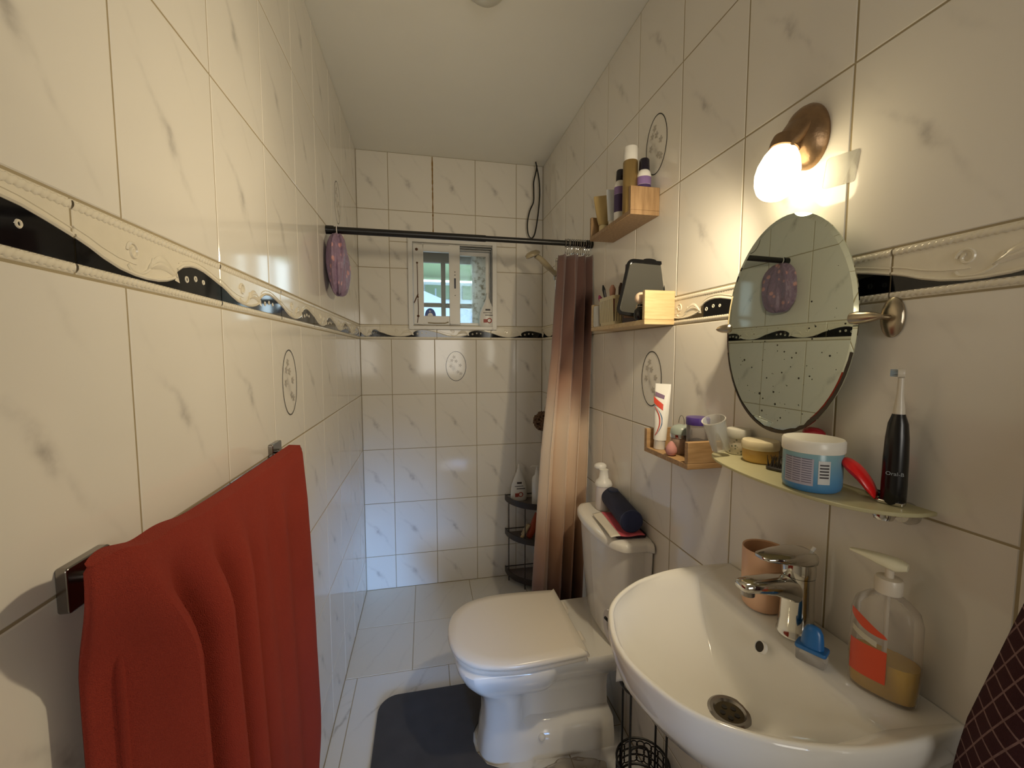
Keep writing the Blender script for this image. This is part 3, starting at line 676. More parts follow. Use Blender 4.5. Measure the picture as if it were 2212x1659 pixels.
G().lathe([(.0125, 0), (.012, .008), (.008, .013), (.002, .0145)], 16, mt=Matrix.Translation((.385, -.094, .075)) @ Matrix.Rotation(D2(75), 4, 'X')).build('bolt_cap', m_white, to)

# things on the tank
o = thing('white_bottle', 'white bottle with rounded flip cap standing on the toilet tank', 'bottle', (.682, 1.50, .8195))
G().lathe([(.030, 0), (.032, .006), (.032, .085), (.031, .095)], 28, sx=.95).build('bottle_body', M('bottle_lilac_white', (214, 206, 206), .3, var=.03), o)
G().lathe([(.033, .095), (.034, .1), (.030, .112), (.019, .124), (.0165, .15), (.018, .158)], 28).build('shoulder', m_bot, o)
G().ball((-.004, -.004, .166), (.025, .025, .0155), 20, mt=Matrix.Translation((0, 0, .0)) @ Matrix.Rotation(D2(-10), 4, 'X')).build('flip_cap', m_bot, o)
m_navy = M('navy_fabric', (30, 36, 66), .8, var=.12, scale=200, bump=.5, bscale=700)
o = thing('cylinder_speaker', 'dark blue fabric cylinder lying on papers on the toilet tank', 'speaker', (.682, 1.355, .876), D2(-9))
MT = Matrix.Rotation(-PI/2, 4, 'X')
G().lathe([(.034, -.128), (.0375, -.124), (.0375, .12), (.0345, .124)], 36, mt=MT).build('body', m_navy, o)
G().tube([(.0375*math.cos(a), -.122, .0375*math.sin(a)) for a in [2*PI*k/36 for k in range(36)]], .0015, 6, closed=True).build('end_seam', M('navy_edge', (62, 70, 96), .6), o)
G().lathe([(.018, 0), (.0175, .004), (.012, .006)], 20, (0, .085, .0355), sy=1.3).build('button_pad', M('navy_rubber', (46, 52, 78), .6), o)
o = tag(G().prism(rrect(-.055, .05, -.065, .065, .012), 0, .012).build('black_pouch', M('black_maroon_cloth', (34, 18, 28), .85, var=.2), None, (.672, 1.292, .8195), (0, 0, D2(-4)), bevel=.004), 'black flat pouch under the pink packet on the toilet tank', 'pouch')
o = thing('wipes_packet', 'pink and white soft packet beneath the blue cylinder on the tank', 'packet', (.668, 1.325, .8335), D2(-6))
def pk(u, v): return (-.07+.115*u, -.105+.205*v, .0045*math.sin(PI*u)*math.sin(PI*v)+.002*math.sin(u*9+v*5)-.009*max(0, .25-u)*4*(.3))
G().grid(20, 24, lambda u, v: pk(.28+.72*u, v)).build('pink_panel', M('pink_foil', (206, 92, 104), .35, var=.08), o, solid=.003)
G().grid(8, 24, lambda u, v: pk(.28*u, v)).build('white_edge', M('packet_white', (224, 216, 200), .4), o, solid=.003)
print_bar(o, -.01, .012, -.02, .02, 0, M('packet_print', (70, 20, 40), .5)).matrix_local = Matrix.Translation((0, -.055, .0075)) @ Matrix.Rotation(-PI/2, 4, 'X') @ Matrix.Translation((0, 0, 0))

# ================================================================ WASHBASIN
BYC = .627
wbn = thing('washbasin', 'white ceramic pedestal washbasin with bowed front fixed to the right wall', 'washbasin', (XR, BYC, 0))
HALF = [(.0, .232), (.05, .2345), (.10, .236), (.16, .233), (.22, .219), (.27, .2), (.325, .166), (.365, .125), (.39, .072), (.402, .028), (.404, 0)]
def outline(sx_=1, sv=1, d0=0.0, n=5):
    P = catmull(HALF, n)
    pts = [(d0+d*sx_, v*sv) for d, v in P]
    pts += [(d, -v) for d, v in reversed(pts[:-1])]
    nb_ = 10; a, b_ = pts[-1], pts[0]
    pts += [(a[0]+(b_[0]-a[0])*k/nb_, a[1]+(b_[1]-a[1])*k/nb_) for k in range(1, nb_)]
    return pts
def ring(pts, z): return [(-d, v, z) for d, v in pts]
o_out = outline()
o_in = outline((.392-.105)/.404, .875, .105)
cd_, cv_ = .192, -.012; NP = len(o_out)
rings = [ring(outline(.50, .42, .03), .70), ring(outline(.66, .58, .02), .745), ring(outline(.84, .80, .012), .80), ring(outline(.955, .94, .006), .855), ring(outline(.988, .985, .003), .885), ring(outline(1, 1, .002), .905),
         ring(outline(1, 1, .002), .914), ring(outline(.993, .99, .003), .9195), ring(outline(.982, .975, .004), .921), ring(outline(.965, .955, .006), .9195)]
mid = [((a[0]*.55+b_[0]*.45), (a[1]*.55+b_[1]*.45)) for a, b_ in zip(outline(.965, .955, .006), o_in)]
rings += [ring(mid, .9165), ring(o_in, .911)]
ang = [math.atan2(v-cv_, d-cd_) for d, v in o_in]
dr = [(cd_+.024*math.cos(a), cv_+.024*math.sin(a)) for a in ang]
for k in range(1, 17):
    t_ = k/16; gz = 1-(1-t_)**2.1
    gz = gz*(1-.10*math.sin(PI*t_))
    e = t_**1.05
    rings.append(ring([(a[0]+(b_[0]-a[0])*e, a[1]+(b_[1]-a[1])*e) for a, b_ in zip(o_in, dr)], .911-.131*gz))
rings.append(ring([(cd_+(d-cd_)*.6, cv_+(v-cv_)*.6) for d, v in dr], .772))
G().loft(rings).build('basin_bowl', m_white, wbn, angle=75)
ped = []
for z, dx, hw, d0 in ((0, .20, .105, .045), (.02, .20, .105, .045), (.06, .165, .09, .055), (.35, .145, .078, .06), (.6, .155, .085, .055), (.70, .19, .11, .04), (.735, .21, .125, .035)):
    ped.append([(-(d0+dx/2+dx/2*math.cos(t)), hw*math.sin(t), z) for t in [2*PI*k/36 for k in range(36)]])
G().loft(ped).build('pedestal', m_white, wbn, angle=60)
dg = G().lathe([(.036, .0045), (.037, .007), (.033, .0095), (.0275, .0085), (.023, .003)], 36, (-cd_, cv_, .7765), cap=False).build('drain_ring', m_steel, wbn)
g = G(); g.lathe([(.0255, .0), (.0255, .002)], 28, (-cd_, cv_, .779))
g.build('drain_grate', M('dark_steel', (86, 78, 62), .35, 1.0, var=.15), dg)
for k in range(5):
    a = 2*PI*k/5+.4; G().lathe([(.0048, 0), (.0048, .0006)], 14, (-cd_+.0125*math.cos(a), cv_+.0125*math.sin(a), .7812)).build('drain_hole', m_blackmetal, dg)
MT = Matrix.Translation((-.1245, -.004, .8905)) @ Matrix.Rotation(D2(-62), 4, 'Y')
G().lathe([(.0115, -.004), (.0115, .0035), (.0095, .0036), (.0092, .0005)], 22, mt=MT).build('overflow_rim', m_white, wbn)
G().lathe([(.0092, .0008), (.0088, .002)], 20, mt=MT).build('overflow_hole', M('overflow_dark', (40, 32, 22), .6), wbn)
# mixer tap
fa = thing('mixer_tap', 'chrome single-lever mixer tap on the back of the washbasin', 'tap', (.664, .612, .9175))
def sec(p, wy, hz, tilt=0.0, n=20, e=.7):
    out = []
    for k in range(n):
        t = 2*PI*k/n; c, s = math.cos(t), math.sin(t)
        a = wy*abs(c)**e*(1 if c > 0 else -1); b_ = hz*abs(s)**e*(1 if s > 0 else -1)
        out.append((p[0]-math.sin(tilt)*b_, p[1]+a, p[2]+math.cos(tilt)*b_))
    return out
G().lathe([(.031, 0), (.031, .003), (.029, .006), (.0275, .03), (.0262, .07), (.0258, .105), (.0262, .112)], 32).build('body', m_chrome, fa)
G().loft([sec((-.004, 0, .082), .023, .028, 0), sec((-.03, 0, .092), .0225, .0215, .1), sec((-.06, 0, .099), .0215, .0155, .05), (sec((-.095, 0, .103), .0195, .0115, 0)), sec((-.118, 0, .104), .0165, .009, 0), sec((-.123, 0, .104), .012, .006, 0)]).build('spout', m_chrome, fa, angle=60)
G().lathe([(.0115, 0), (.0115, .012)], 20, (-.106, 0, .086)).build('aerator', m_steel, fa)
G().lathe([(.0265, .113), (.027, .117), (.027, .13), (.0255, .138)], 32).build('collar', m_chrome, fa)
G().loft([sec((.028, 0, .143), .014, .008, -.1), sec((.016, 0, .145), .025, .0135, -.1), sec((-.01, 0, .148), .027, .0145, -.05), sec((-.045, 0, .151), .0245, .0095, 0), sec((-.078, 0, .153), .0175, .0048, 0), sec((-.085, 0, .1535), .011, .003, 0)]).build('lever', m_chrome, fa, angle=60)
G().tube([(.018, -.004, .150), (.026, -.006, .163)], .0035, 8).build('indicator_tab', m_bot, fa)
# mug behind the tap
o = thing('beaker', 'beige ceramic beaker standing behind the tap', 'cup', (.672, .698, .9175))
m_beige = M('beige_ceramic', (214, 172, 140), .35, var=.04)
G().lathe([(.034, 0), (.037, .004), (.0395, .03), (.0405, .118), (.040, .121), (.0375, .119), (.037, .03), (.033, .008), (.001, .007)], 40, cap=False).build('beaker_body', m_beige, o)
# blue cap on clear base
o = thing('razor_cover', 'small blue plastic cover on a clear base in front of the tap', 'cover', (.63, .548, .9155), D2(28))
m_clearp = clear('clear_plastic', (.96, .95, .93), .14, .08, (.85, .82, .78))
G().prism(rrect(-.013, .013, -.021, .021, .005), 0, .02).build('clear_base', m_clearp, o, bevel=.002)
m_blue = M('blue_plastic', (38, 104, 168), .28, var=.06)
G().prism(rrect(-.014, .014, -.0225, .0225, .005), .0205, .027).build('blue_rim', m_blue, o, bevel=.0015)
G().loft([[(a*math.cos(t)*.8+.002*z, b_*math.sin(t), z_) for t in [2*PI*k/20 for k in range(20)]] for z_, a, b_, z in ((.026, .0135, .017, 0), (.038, .0125, .016, 1), (.05, .011, .014, 2), (.058, .008, .010, 2), (.0605, .004, .005, 2))]).build('blue_cap', m_blue, o)
# soap dispenser
sd = thing('soap_dispenser', 'clear pump bottle of yellow hand soap with red label on the washbasin', 'soap bottle', (.676, .472, .917), math.atan2(-.42, -.9)+PI/2)
def oval(z, a, b_, n=32, e=.8): return [(a*abs(math.cos(t))**e*(1 if math.cos(t) > 0 else -1), b_*abs(math.sin(t))**e*(1 if math.sin(t) > 0 else -1), z) for t in [2*PI*k/n for k in range(n)]]
m_cb = clear('clear_bottle', (.97, .96, .94), .10, .06, (.9, .86, .8))
G().loft([oval(.0, .036, .021), oval(.004, .040, .0245), oval(.05, .0425, .0265), (oval(.12, .0415, .0255)), oval(.138, .037, .023), oval(.15, .025, .018), oval(.156, .0155, .0145), oval(.162, .0145, .0145)]).build('bottle', m_cb, sd, angle=60)
t = NT('yellow_soap'); nz = t.noise(t.co(), 20); tr = t.n('ShaderNodeBsdfTransparent'); tr.inputs[0].default_value = (.95, .74, .12, 1)
b = t.bsdf(t.mix(nz.outputs[0], rgb((226, 176, 24)), rgb((238, 196, 48))), .1); mx = t.n('ShaderNodeMixShader'); mx.inputs[0].default_value = .85
t.l(tr.outputs[0], mx.inputs[1]); t.l(b.outputs[0], mx.inputs[2]); m_soap = t.done(mx.outputs[0])
G().loft([oval(.003, .034, .019), oval(.006, .0385, .0228), oval(.045, .0405, .0245), oval(.058, .0405, .0245)]).build('liquid_soap', m_soap, sd)
G().lathe([(.0165, .159), (.017, .163), (.017, .178), (.0155, .181), (.008, .182)], 24).build('collar', M('cloudy_plastic', (216, 206, 190), .3), sd)
G().lathe([(.0055, .181), (.0055, .197)], 14).build('stem', MATS['cloudy_plastic'], sd)
G().loft([sec((.020, 0, .204), .008, .005), sec((.008, 0, .2035), .0125, .0095), sec((-.012, 0, .2055), .0115, .0075), sec((-.032, 0, .2075), .008, .0042), sec((-.048, 0, .2075), .0035, .002)], mt=Matrix.Rotation(D2(0), 4, 'Z')).build('pump_head', M('cream_pump', (232, 226, 196), .3), sd, angle=60)
G().lathe([(.003, .03), (.003, .16)], 8).build('dip_tube', MATS['cloudy_plastic'], sd)
m_lred = M('red_label', (206, 74, 40), .4, var=.06)
def wrapped(name, u0, u1, z0, z1, mat, par, fn=None, off=.0006):
    def f(u, v):
        uu = u0+(u1-u0)*u; z = z0+(z1-z0)*v
        if fn: z = fn(u, v)
        t = -PI/2+uu; a, b_ = .0425, .0265; c, s = math.cos(t), math.sin(t)
        return ((a+off)*abs(c)**.8*(1 if c > 0 else -1), (b_+off)*abs(s)**.8*(1 if s > 0 else -1), z)
    return G().grid(14, 8, f).build(name, mat, par)
wrapped('label_panel', -.95, .12, .028, .078, m_lred, sd)
wrapped('label_stripe', -.95, .12, 0, 0, m_lred, sd, fn=lambda u, v: .122-.024*u+(v-.5)*.017*math.sin(PI*min(1, .12+u*.88))**.6)
wrapped('label_lettering', -.85, -.05, 0, 0, M('label_silver', (190, 182, 160), .4), sd, fn=lambda u, v: .096-.012*u+(v-.5)*.009)

# ================================================================ WALL LAMP
la = thing('wall_lamp', 'lit bronze wall lamp with frosted white globe above the oval mirror', 'lamp', (XR, .694, 1.845))
m_bz = M('aged_bronze', (150, 122, 92), .38, .85, var=.3, scale=70, bump=.4, bscale=150)
MW = Matrix(((0, 0, -1, 0), (1, 0, 0, 0), (0, 1, 0, 0), (0, 0, 0, 1)))   # local x->y, y->z, z->-x
G().lathe([(.054, 0), (.054, .005), (.050, .014), (.042, .025), (.029, .035), (.012, .041), (.003, .042)], 40, mt=MW @ Matrix.Rotation(D2(-10), 4, 'Z'), sx=.80, sy=1.14).build('wall_plate', m_bz, la, angle=60)
G().loft([[(-.014-.046*s_, .004+r*math.cos(t), .024-.05*s_+r*math.sin(t)*.9) for t in [2*PI*k/24 for k in range(24)]] for s_, r in ((0, .034), (.35, .033), (.7, .0295), (1, .025))]).build('arm', m_bz, la, angle=60)
ax0 = Vector((-.050, .004, -.018)); axd = Vector((-.27, -.02, -1)).normalized()
q = Vector((0, 0, -1)).rotation_difference(axd).to_matrix().to_4x4()
G().lathe([(.0225, .014), (.0250, .004), (.0258, -.010), (.022, -.012)], 28, mt=Matrix.Translation(ax0) @ q).build('holder_cup', m_bz, la)
t = NT('lit_frosted_globe'); nz = t.noise(t.co(), 8)
em = t.n('ShaderNodeEmission'); t.l(t.mix(nz.outputs[0], (1, .82, .50, 1), (1, .83, .52, 1)), em.inputs[0])
sz = t.n('ShaderNodeSeparateXYZ'); t.l(t.co(), sz.inputs[0])
mr = t.n('ShaderNodeMapRange'); t.l(sz.outputs[2], mr.inputs[0]); mr.inputs[1].default_value = -.12; mr.inputs[2].default_value = -.035; mr.inputs[3].default_value = LAMP_STRENGTH*1.3; mr.inputs[4].default_value = LAMP_STRENGTH*.35
t.l(mr.outputs[0], em.inputs[1])
m_globe = t.done(em.outputs[0])
G().lathe([(.018, -.006), (.024, -.012), (.031, -.026), (.0365, -.046), (.0375, -.062), (.0345, -.08), (.028, -.094), (.022, -.100), (.010, -.101)], 36, mt=Matrix.Translation(ax0) @ q).build('globe', m_globe, la)
bl = bpy.data.lights.new('bulb_light', 'SPOT'); bl.spot_size = D2(178); bl.spot_blend = .85; bl.shadow_soft_size = .03; bl.energy = LAMP_WATTS; bl.color = (1, .83, .56)
blo = bpy.data.objects.new('bulb_light', bl); col.objects.link(blo); blo.parent = la
blo.location = ax0+axd*.055+Vector((-.041, 0, 0)); blo.rotation_euler = Vector((-.55, .65, -.42)).to_track_quat('-Z', 'Y').to_euler()
o = tag(G().prism(rrect(-.03, .03, -.026, .026, .006), 0, .0012, mt=MW @ Matrix.Rotation(D2(8), 4, 'Z')).build('adhesive_pad', clear('clear_tape', (.97, .97, .95), .02, .04), None, (XR-.0005, .627, 1.757)), 'clear square adhesive pad stuck on the tile below the wall lamp', 'adhesive pad')

# ================================================================ OVAL MIRROR
mi = thing('oval_mirror', 'spotted oval mirror on nickel side brackets on the right wall', 'mirror', (.683, .697, 1.487))
mi.rotation_euler = (0, D2(.7), 0)
MA, MBZ = .149, .212
def mp(a, s=1.0, x=0.0): return (x, MA*s*math.cos(a), MBZ*s*math.sin(a))
NM = 72; A_ = [2*PI*k/NM for k in range(NM)]
t = NT('old_mirror_silver'); o = t.co(); nz = t.noise(o, 9, 3)
b = t.bsdf(t.mix(nz.outputs[0], (.56, .63, .58, 1), (.62, .68, .63, 1)), .015, 1.0); m_mir = t.done(b.outputs[0])
G().loft([[mp(a, .955, 0) for a in A_], [mp(a, .955, .003) for a in A_]]).build('mirror_face', m_mir, mi, smooth=False)
G().loft([[mp(a, .955, 0) for a in A_], [mp(a, 1.0, .0022) for a in A_], [mp(a, 1.0, .0045) for a in A_], [mp(a, .955, .0045) for a in A_]], False, False).build('bevelled_edge', m_mir, mi, angle=20)
g = G()
for k in range(NM+1):
    pass
lo = []
for a in [PI*1.08+PI*.84*k/40 for k in range(41)]:
    h_ = .0035+.004*hsh(a*3.1)*max(0, math.sin((a-PI*1.05)/(PI*.9)*PI))
    lo.append((mp(a, 1.0, -.0006)[1:], mp(a, 1.0-h_/.17, -.0006)[1:]))
vs = []; fs = []
for p, q_ in lo: vs += [(.0014, p[0], p[1]), (-.0006, q_[0], q_[1])]
for k in range(40): fs.append((2*k, 2*k+1, 2*k+3, 2*k+2))
g.add(vs, fs).build('dark_worn_edge', M('mirror_black_edge', (62, 52, 40), .6), mi, smooth=False)
g = G(); rr = random.Random(11)
for k in range(85):
    for _ in range(20):
        yy, zz_ = rr.uniform(-.13, .13), rr.uniform(-.19, .12 if rr.random() < .25 else .0)
        if (yy/MA)**2+(zz_/MBZ)**2 < .8: break
    r = rr.choice([.0005, .0006, .0008, .001, .0016]) if k > 7 else rr.uniform(.0018, .0028)
    g.add([(-.0003, yy+r*math.cos(t_), zz_+r*math.sin(t_)) for t_ in [2*PI*i/8 for i in range(8)]], [tuple(range(8))])
o = g.build('tarnish_spots', M('tarnish', (40, 38, 26), .7), mi, smooth=False); o['kind'] = 'stuff'
for s, yb_ in ((-1, -.172), (1, .172)):
    br = G().lathe([(.028, 0), (.028, .003), (.024, .006), (.012, .009)], 32, mt=Matrix.Translation((.0408, yb_, .003)) @ MW, sx=.62, sy=1.12).build('wall_rosette', m_nickel, mi)
    G().tube([(.036, yb_, .003), (.003, yb_, .003)], .0042, 12).build('standoff', m_nickel, br)
    G().loft([[(.002+r*math.cos(t_), s*(.135+d_), .003+r*math.sin(t_)) for t_ in [2*PI*k/18 for k in range(18)]] for d_, r in ((0, .006), (.003, .0095), (.012, .0105), (.03, .009), (.042, .006), (.05, .002))]).build('clamp', m_nickel, br)

# ================================================================ GLASS SHELF AND THINGS ON IT
GZ = 1.2
gs = thing('glass_shelf', 'frosted pale glass shelf with bowed front under the oval mirror', 'shelf', (XR, .64, GZ))
t = NT('frosted_glass'); nz = t.noise(t.co(), 60, 2)
b = t.bsdf(t.mix(nz.outputs[0], rgb((206, 200, 160)), rgb((218, 212, 176))), .32); tr = t.n('ShaderNodeBsdfTranslucent'); tr.inputs[0].default_value = rgb((214, 208, 168))
mx = t.n('ShaderNodeMixShader'); mx.inputs[0].default_value = .35; t.l(b.outputs[0], mx.inputs[1]); t.l(tr.outputs[0], mx.inputs[2]); m_fgl = t.done(mx.outputs[0])
pf = catmull([(-.010, .205), (-.045, .205), (-.085, .185), (-.115, .135), (-.132, .06), (-.136, -.02), (-.130, -.09), (-.112, -.145), (-.08, -.18), (-.045, -.196), (-.010, -.197)], 5)
G().prism(pf, 0, .006).build('shelf_plate', m_fgl, gs, bevel=.0015)
for y in (-.155, .165):
    hl = G().lathe([(.017, 0), (.017, .006), (.013, .012), (.012, .018)], 22, mt=Matrix.Translation((0, y, -.012)) @ MW).build('wall_mount', m_chrome, gs)
    G().tube([(-.014, y, -.012), (-.05, y, -.010)], .0055, 12).build('support_arm', m_chrome, hl)
    G().lathe([(.012, -.016), (.014, -.010), (.014, -.001)], 20, (-.05, y, 0)).build('support_pad', m_chrome, hl)
SZ = GZ+.0068
o = thing('clear_beaker', 'clear plastic beaker leaning at the far end of the glass shelf', 'cup', (.648, .805, SZ))
MT = Matrix.Rotation(D2(-22), 4, 'Y') @ Matrix.Rotation(D2(6), 4, 'X')
MT = Matrix.Translation((0, 0, .010)) @ MT
G().lathe([(.0175, 0), (.019, .003), (.0235, .076), (.0243, .0765), (.024, .078), (.0225, .076), (.0178, .004), (.001, .003)], 28, mt=MT, cap=False).build('beaker_wall', clear('clear_cup', (.97, .97, .96), .13, .06), o)
G().tube([(.024*math.cos(a), .024*math.sin(a), .077) for a in A_[::3]], .0012, 6, closed=True, mt=MT).build('beaker_rim', m_clearp, o)
o = thing('cream_jar', 'small jar with grey lid and floral label on the glass shelf', 'jar', (.694, .808, SZ))
m_flor = NT('floral_label'); tt = m_flor; vv = tt.n('ShaderNodeTexVoronoi'); tt.l(tt.co(), vv.inputs['Vector']); vv.inputs['Scale'].default_value = 130
bb_ = tt.bsdf(tt.ramp(vv.outputs['Distance'], [(.2, rgb((120, 128, 112))), (.34, rgb((224, 216, 200)))]), .35); m_flor = tt.done(bb_.outputs[0])
G().lathe([(.021, 0), (.0225, .002), (.0225, .033), (.0215, .036)], 32).build('jar_body', m_flor, o)
G().lathe([(.0245, .036), (.025, .038), (.025, .054), (.0235, .0565), (.005, .057)], 32).build('jar_lid', M('pale_grey_lid', (206, 202, 188), .35), o)
o = thing('balm_jar', 'low amber jar with cream lid on the glass shelf', 'jar', (.688, .738, SZ))
G().lathe([(.029, 0), (.032, .003), (.0335, .01), (.0335, .024), (.031, .027)], 36).build('jar_body', M('amber_jar', (206, 166, 86), .2, var=.05), o)
G().lathe([(.0345, .027), (.0355, .029), (.0355, .041), (.0335, .0445), (.005, .046)], 36).build('jar_lid', M('cream_lid', (230, 216, 180), .25), o)
o = thing('nail_brush', 'small dark spiky brush behind the blue tub on the glass shelf', 'brush', (.672, .668, SZ), D2(20))
G().prism(rrect(-.016, .016, -.026, .026, .014), 0, .006).build('brush_base', M('dark_grey_plastic', (48, 44, 42), .4), o, bevel=.002)
g = G(); rr = random.Random(4)
for i in range(5):
    for j in range(8):
        x, y = -.010+.005*i, -.019+.0055*j; g.tube([(x, y, .005), (x+rr.uniform(-.005, .005), y+rr.uniform(-.005, .005), .022+rr.uniform(0, .006))], [.0011, .0005], 4)
bx2 = g.build('bristles', M('dark_bristle', (52, 44, 36), .6), o); bx2['kind'] = 'stuff'
# blue tub
o = thing('blue_tub', 'large blue cream tub with white lid and printed label on glass shelf', 'tub', (.640, .575, SZ), D2(-48))
t = NT('blue_gradient_plastic'); c_ = t.co(); sz = t.n('ShaderNodeSeparateXYZ'); t.l(c_, sz.inputs[0])
b = t.bsdf(t.ramp(t.ma('ADD', t.ma('MULTIPLY', sz.outputs[2], 13), t.ma('MULTIPLY', t.noise(c_, 10).outputs[0], .1)), [(.0, rgb((56, 120, 178))), (.35, rgb((96, 150, 190))), (.9, rgb((140, 178, 184)))]), .22); m_tub = t.done(b.outputs[0])
TR_ = .0425
G().lathe([(.038, 0), (.041, .003), (TR_, .01), (TR_, .062), (.0415, .066)], 48).build('tub_body', m_tub, o)
G().lathe([(.0440, .064), (.0447, .066), (.0447, .0815), (.0428, .0845), (.035, .0838), (.005, .0833)], 48).build('tub_lid', M('white_lid', (238, 234, 222), .3, var=.02), o)
def cyl_patch(name, a0, a1, z0, z1, mat, par, r=TR_, off=.0004, n=18):
    return G().grid(n, 2, lambda u, v: ((r+off)*math.cos(a0+(a1-a0)*u), (r+off)*math.sin(a0+(a1-a0)*u), z0+(z1-z0)*v)).build(name, mat, par)
aF = math.atan2(-.575, -.640)-D2(-48)   # towards the viewer, in local angle
m_lab = M('label_lilac', (176, 172, 186), .4, var=.04); m_ltx = M('label_text', (104, 98, 116), .5)
lb = cyl_patch('ingredients_label', aF-1.02, aF+.06, .012, .056, m_lab, o)
for k in range(11): 
    for q0, q1 in ((-.97, -.68), (-.64, -.36), (-.32, .0)): cyl_patch('text_line', aF+q0, aF+q1, .0165+k*.0038, .0177+k*.0038, m_ltx, lb, off=.0007, n=5)
lb2 = cyl_patch('barcode_label', aF+.2, aF+.6, .016, .054, M('label_white', (206, 208, 208), .4), o)
for k in range(5): cyl_patch('bar', aF+.25, aF+.55, .026+k*.005, .0285+k*.005, m_ink, lb2, off=.0007, n=6)
# red razor, its twin behind the tub, dark cable clip
m_redp = M('red_plastic', (222, 34, 34), .25, var=.05)
o = thing('red_razor', 'red plastic handled razor lying beside the blue tub', 'razor', (.674, .511, SZ), D2(-68))
P = catmull([(-.030, 0, .052), (-.022, 0, .047), (-.008, 0, .036), (.006, 0, .018), (.012, 0, .008)], 4)
G().loft([[(p[0], p[1]+w_*math.cos(t_), p[2]+h_*math.sin(t_)) for t_ in [2*PI*k/16 for k in range(16)]] for p, w_, h_ in [(p, .006+.012*math.sin(PI*(.15+.75*i/(len(P)-1))), .004+.008*math.sin(PI*(.1+.8*i/(len(P)-1)))) for i, p in enumerate(P)]]).build('handle', m_redp, o)
G().prism(rrect(.014, .046, -.009, .009, .004), .0, .005).build('blade_head', m_chrome, o, bevel=.001)
o = tag(G().ball((0, 0, 0), (.012, .022, .0115), 16).build('red_clip', M('crimson_plastic', (176, 30, 48), .3), None, (.704, .632, SZ+.0785)), 'crimson rounded clip peeking out behind the lid of the blue tub', 'clip')
o = thing('crimson_stand', 'slim crimson stick standing between the blue tub and the wall', 'stick', (.704, .632, SZ))
G().lathe([(.006, 0), (.006, .068)], 14).build('stick', MATS['crimson_plastic'], o); G().lathe([(.010, 0), (.009, .003)], 14).build('stick_foot', MATS['crimson_plastic'], o)
o = thing('black_clip', 'small black hair clip lying by the electric toothbrush', 'hair clip', (.700, .517, SZ), D2(70))
G().tube(catmull([(-.022, 0, .004), (-.01, .008, .010), (.008, .006, .011), (.022, -.002, .004)], 5), .0035, 8).build('clip_arm', m_blackpl, o)
G().tube(catmull([(-.022, -.006, .0035), (0, -.011, .005), (.022, -.004, .0035)], 5), .003, 8).build('clip_arm', m_blackpl, o)
# electric toothbrush
o = thing('electric_toothbrush', 'black electric toothbrush standing upright at the near end of the glass shelf', 'toothbrush', (.690, .484, SZ), D2(-55))
G().lathe([(.0135, 0), (.0150, .003), (.0152, .03), (.0148, .07), (.0138, .10), (.0118, .122), (.0085, .133), (.0078, .136)], 28).build('handle', m_blackpl, o)
m_cw = M('brush_white', (212, 204, 188), .3)
G().lathe([(.0072, .1362), (.0066, .145), (.0042, .165), (.0036, .190)], 18).build('neck', m_cw, o)
hd = G().lathe([(.0070, -.004), (.0072, .002), (.006, .004)], 20, mt=Matrix.Translation((0, 0, .197)) @ Matrix.Rotation(PI/2, 4, 'Y') @ Matrix.Rotation(aF*0, 4, 'Z')).build('brush_head', m_cw, o)
g = G()
for i in range(5):
    for j in range(5):
        y, z = -.0044+.0022*i, -.0044+.0022*j
        if y*y+z*z < .0000235: g.tube([(-.004, y, .197+z), (-.0125, y, .197+z)], .0008, 5)
bx3 = g.build('bristle_tuft', M('bristle_blue_white', (120, 148, 172), .6), hd); bx3['kind'] = 'stuff'
lgm = Matrix.Rotation(math.atan2(-.484, -.69)-D2(-55)+PI/2, 4, 'Z') @ Matrix.Translation((0, -.0156, .048)) @ Matrix.Rotation(PI/2, 4, 'X')
link('logo', text_mesh('Oral-B', .0075), M('logo_silver', (150, 156, 162), .4), o, lgm)

# ================================================================ WOODEN BOX SHELVES
def ushelf(label, y0, y1, z0, z1, x0, mat, th=.014):
    o = thing('wooden_shelf', label, 'shelf', (XR, (y0+y1)/2, z0), group=None)
    L = (y1-y0)/2; dx = XR-.0005-x0; hh = z1-z0
    G().bb(-dx, -.0005, -L, L, 0, th).build('base_board', mat, o, bevel=.0012)
    for s in (-1, 1): G().bb(-dx, -.0005, s*L-(th if s > 0 else 0), s*L+(th if s < 0 else 0), th+.0002, hh).build('end_board', mat, o, bevel=.0012)
    return o
m_oak1 = wood('oak_wood_upright', (140, 110, 76), (170, 138, 100), (40, 40, 5))
ushelf('upper wooden wall shelf holding deodorants and a gold can', 1.215, 1.54, 1.8625, 1.948, .626, m_oak1)
ushelf('middle pale wooden wall shelf holding a basket and black-framed mirror', 1.117, 1.516, 1.5175, 1.6165, .6265, m_oakp)
ushelf('lowest small wooden wall shelf holding toothpaste beside the glass shelf', .895, 1.103, 1.1465, 1.2145, .627, m_oak)
# --- upper shelf things
S1 = 1.8625+.0146
m_pur = M('purple_label', (134, 108, 160), .35, var=.1, scale=40); m_dpur = M('dark_purple_label', (66, 48, 92), .35, var=.1)
m_dcap = M('navy_black_cap', (26, 22, 36), .2)
def deo(label, loc, rz):
    o = thing('deodorant_bottle', label, 'deodorant', loc, rz)
    G().lathe([(.021, 0), (.0225, .003), (.0225, .118), (.020, .128), (.015, .134)], 28, sy=.85).build('bottle_body', m_bot, o)
    G().lathe([(.0226, .088), (.0226, .112)], 28, sy=.85, cap=False).build('upper_label', m_pur, o)
    G().lathe([(.0227, .030), (.0227, .0875)], 28, sy=.85, cap=False).build('lower_label', m_dpur, o)
    G().lathe([(.0165, .134), (.017, .137), (.0158, .166), (.013, .1695), (.004, .170)], 24, sy=.9).build('cap', m_dcap, o)
    return o
deo('purple deodorant with black cap left of the gold can on the upper shelf', (.655, 1.342, S1), 0)
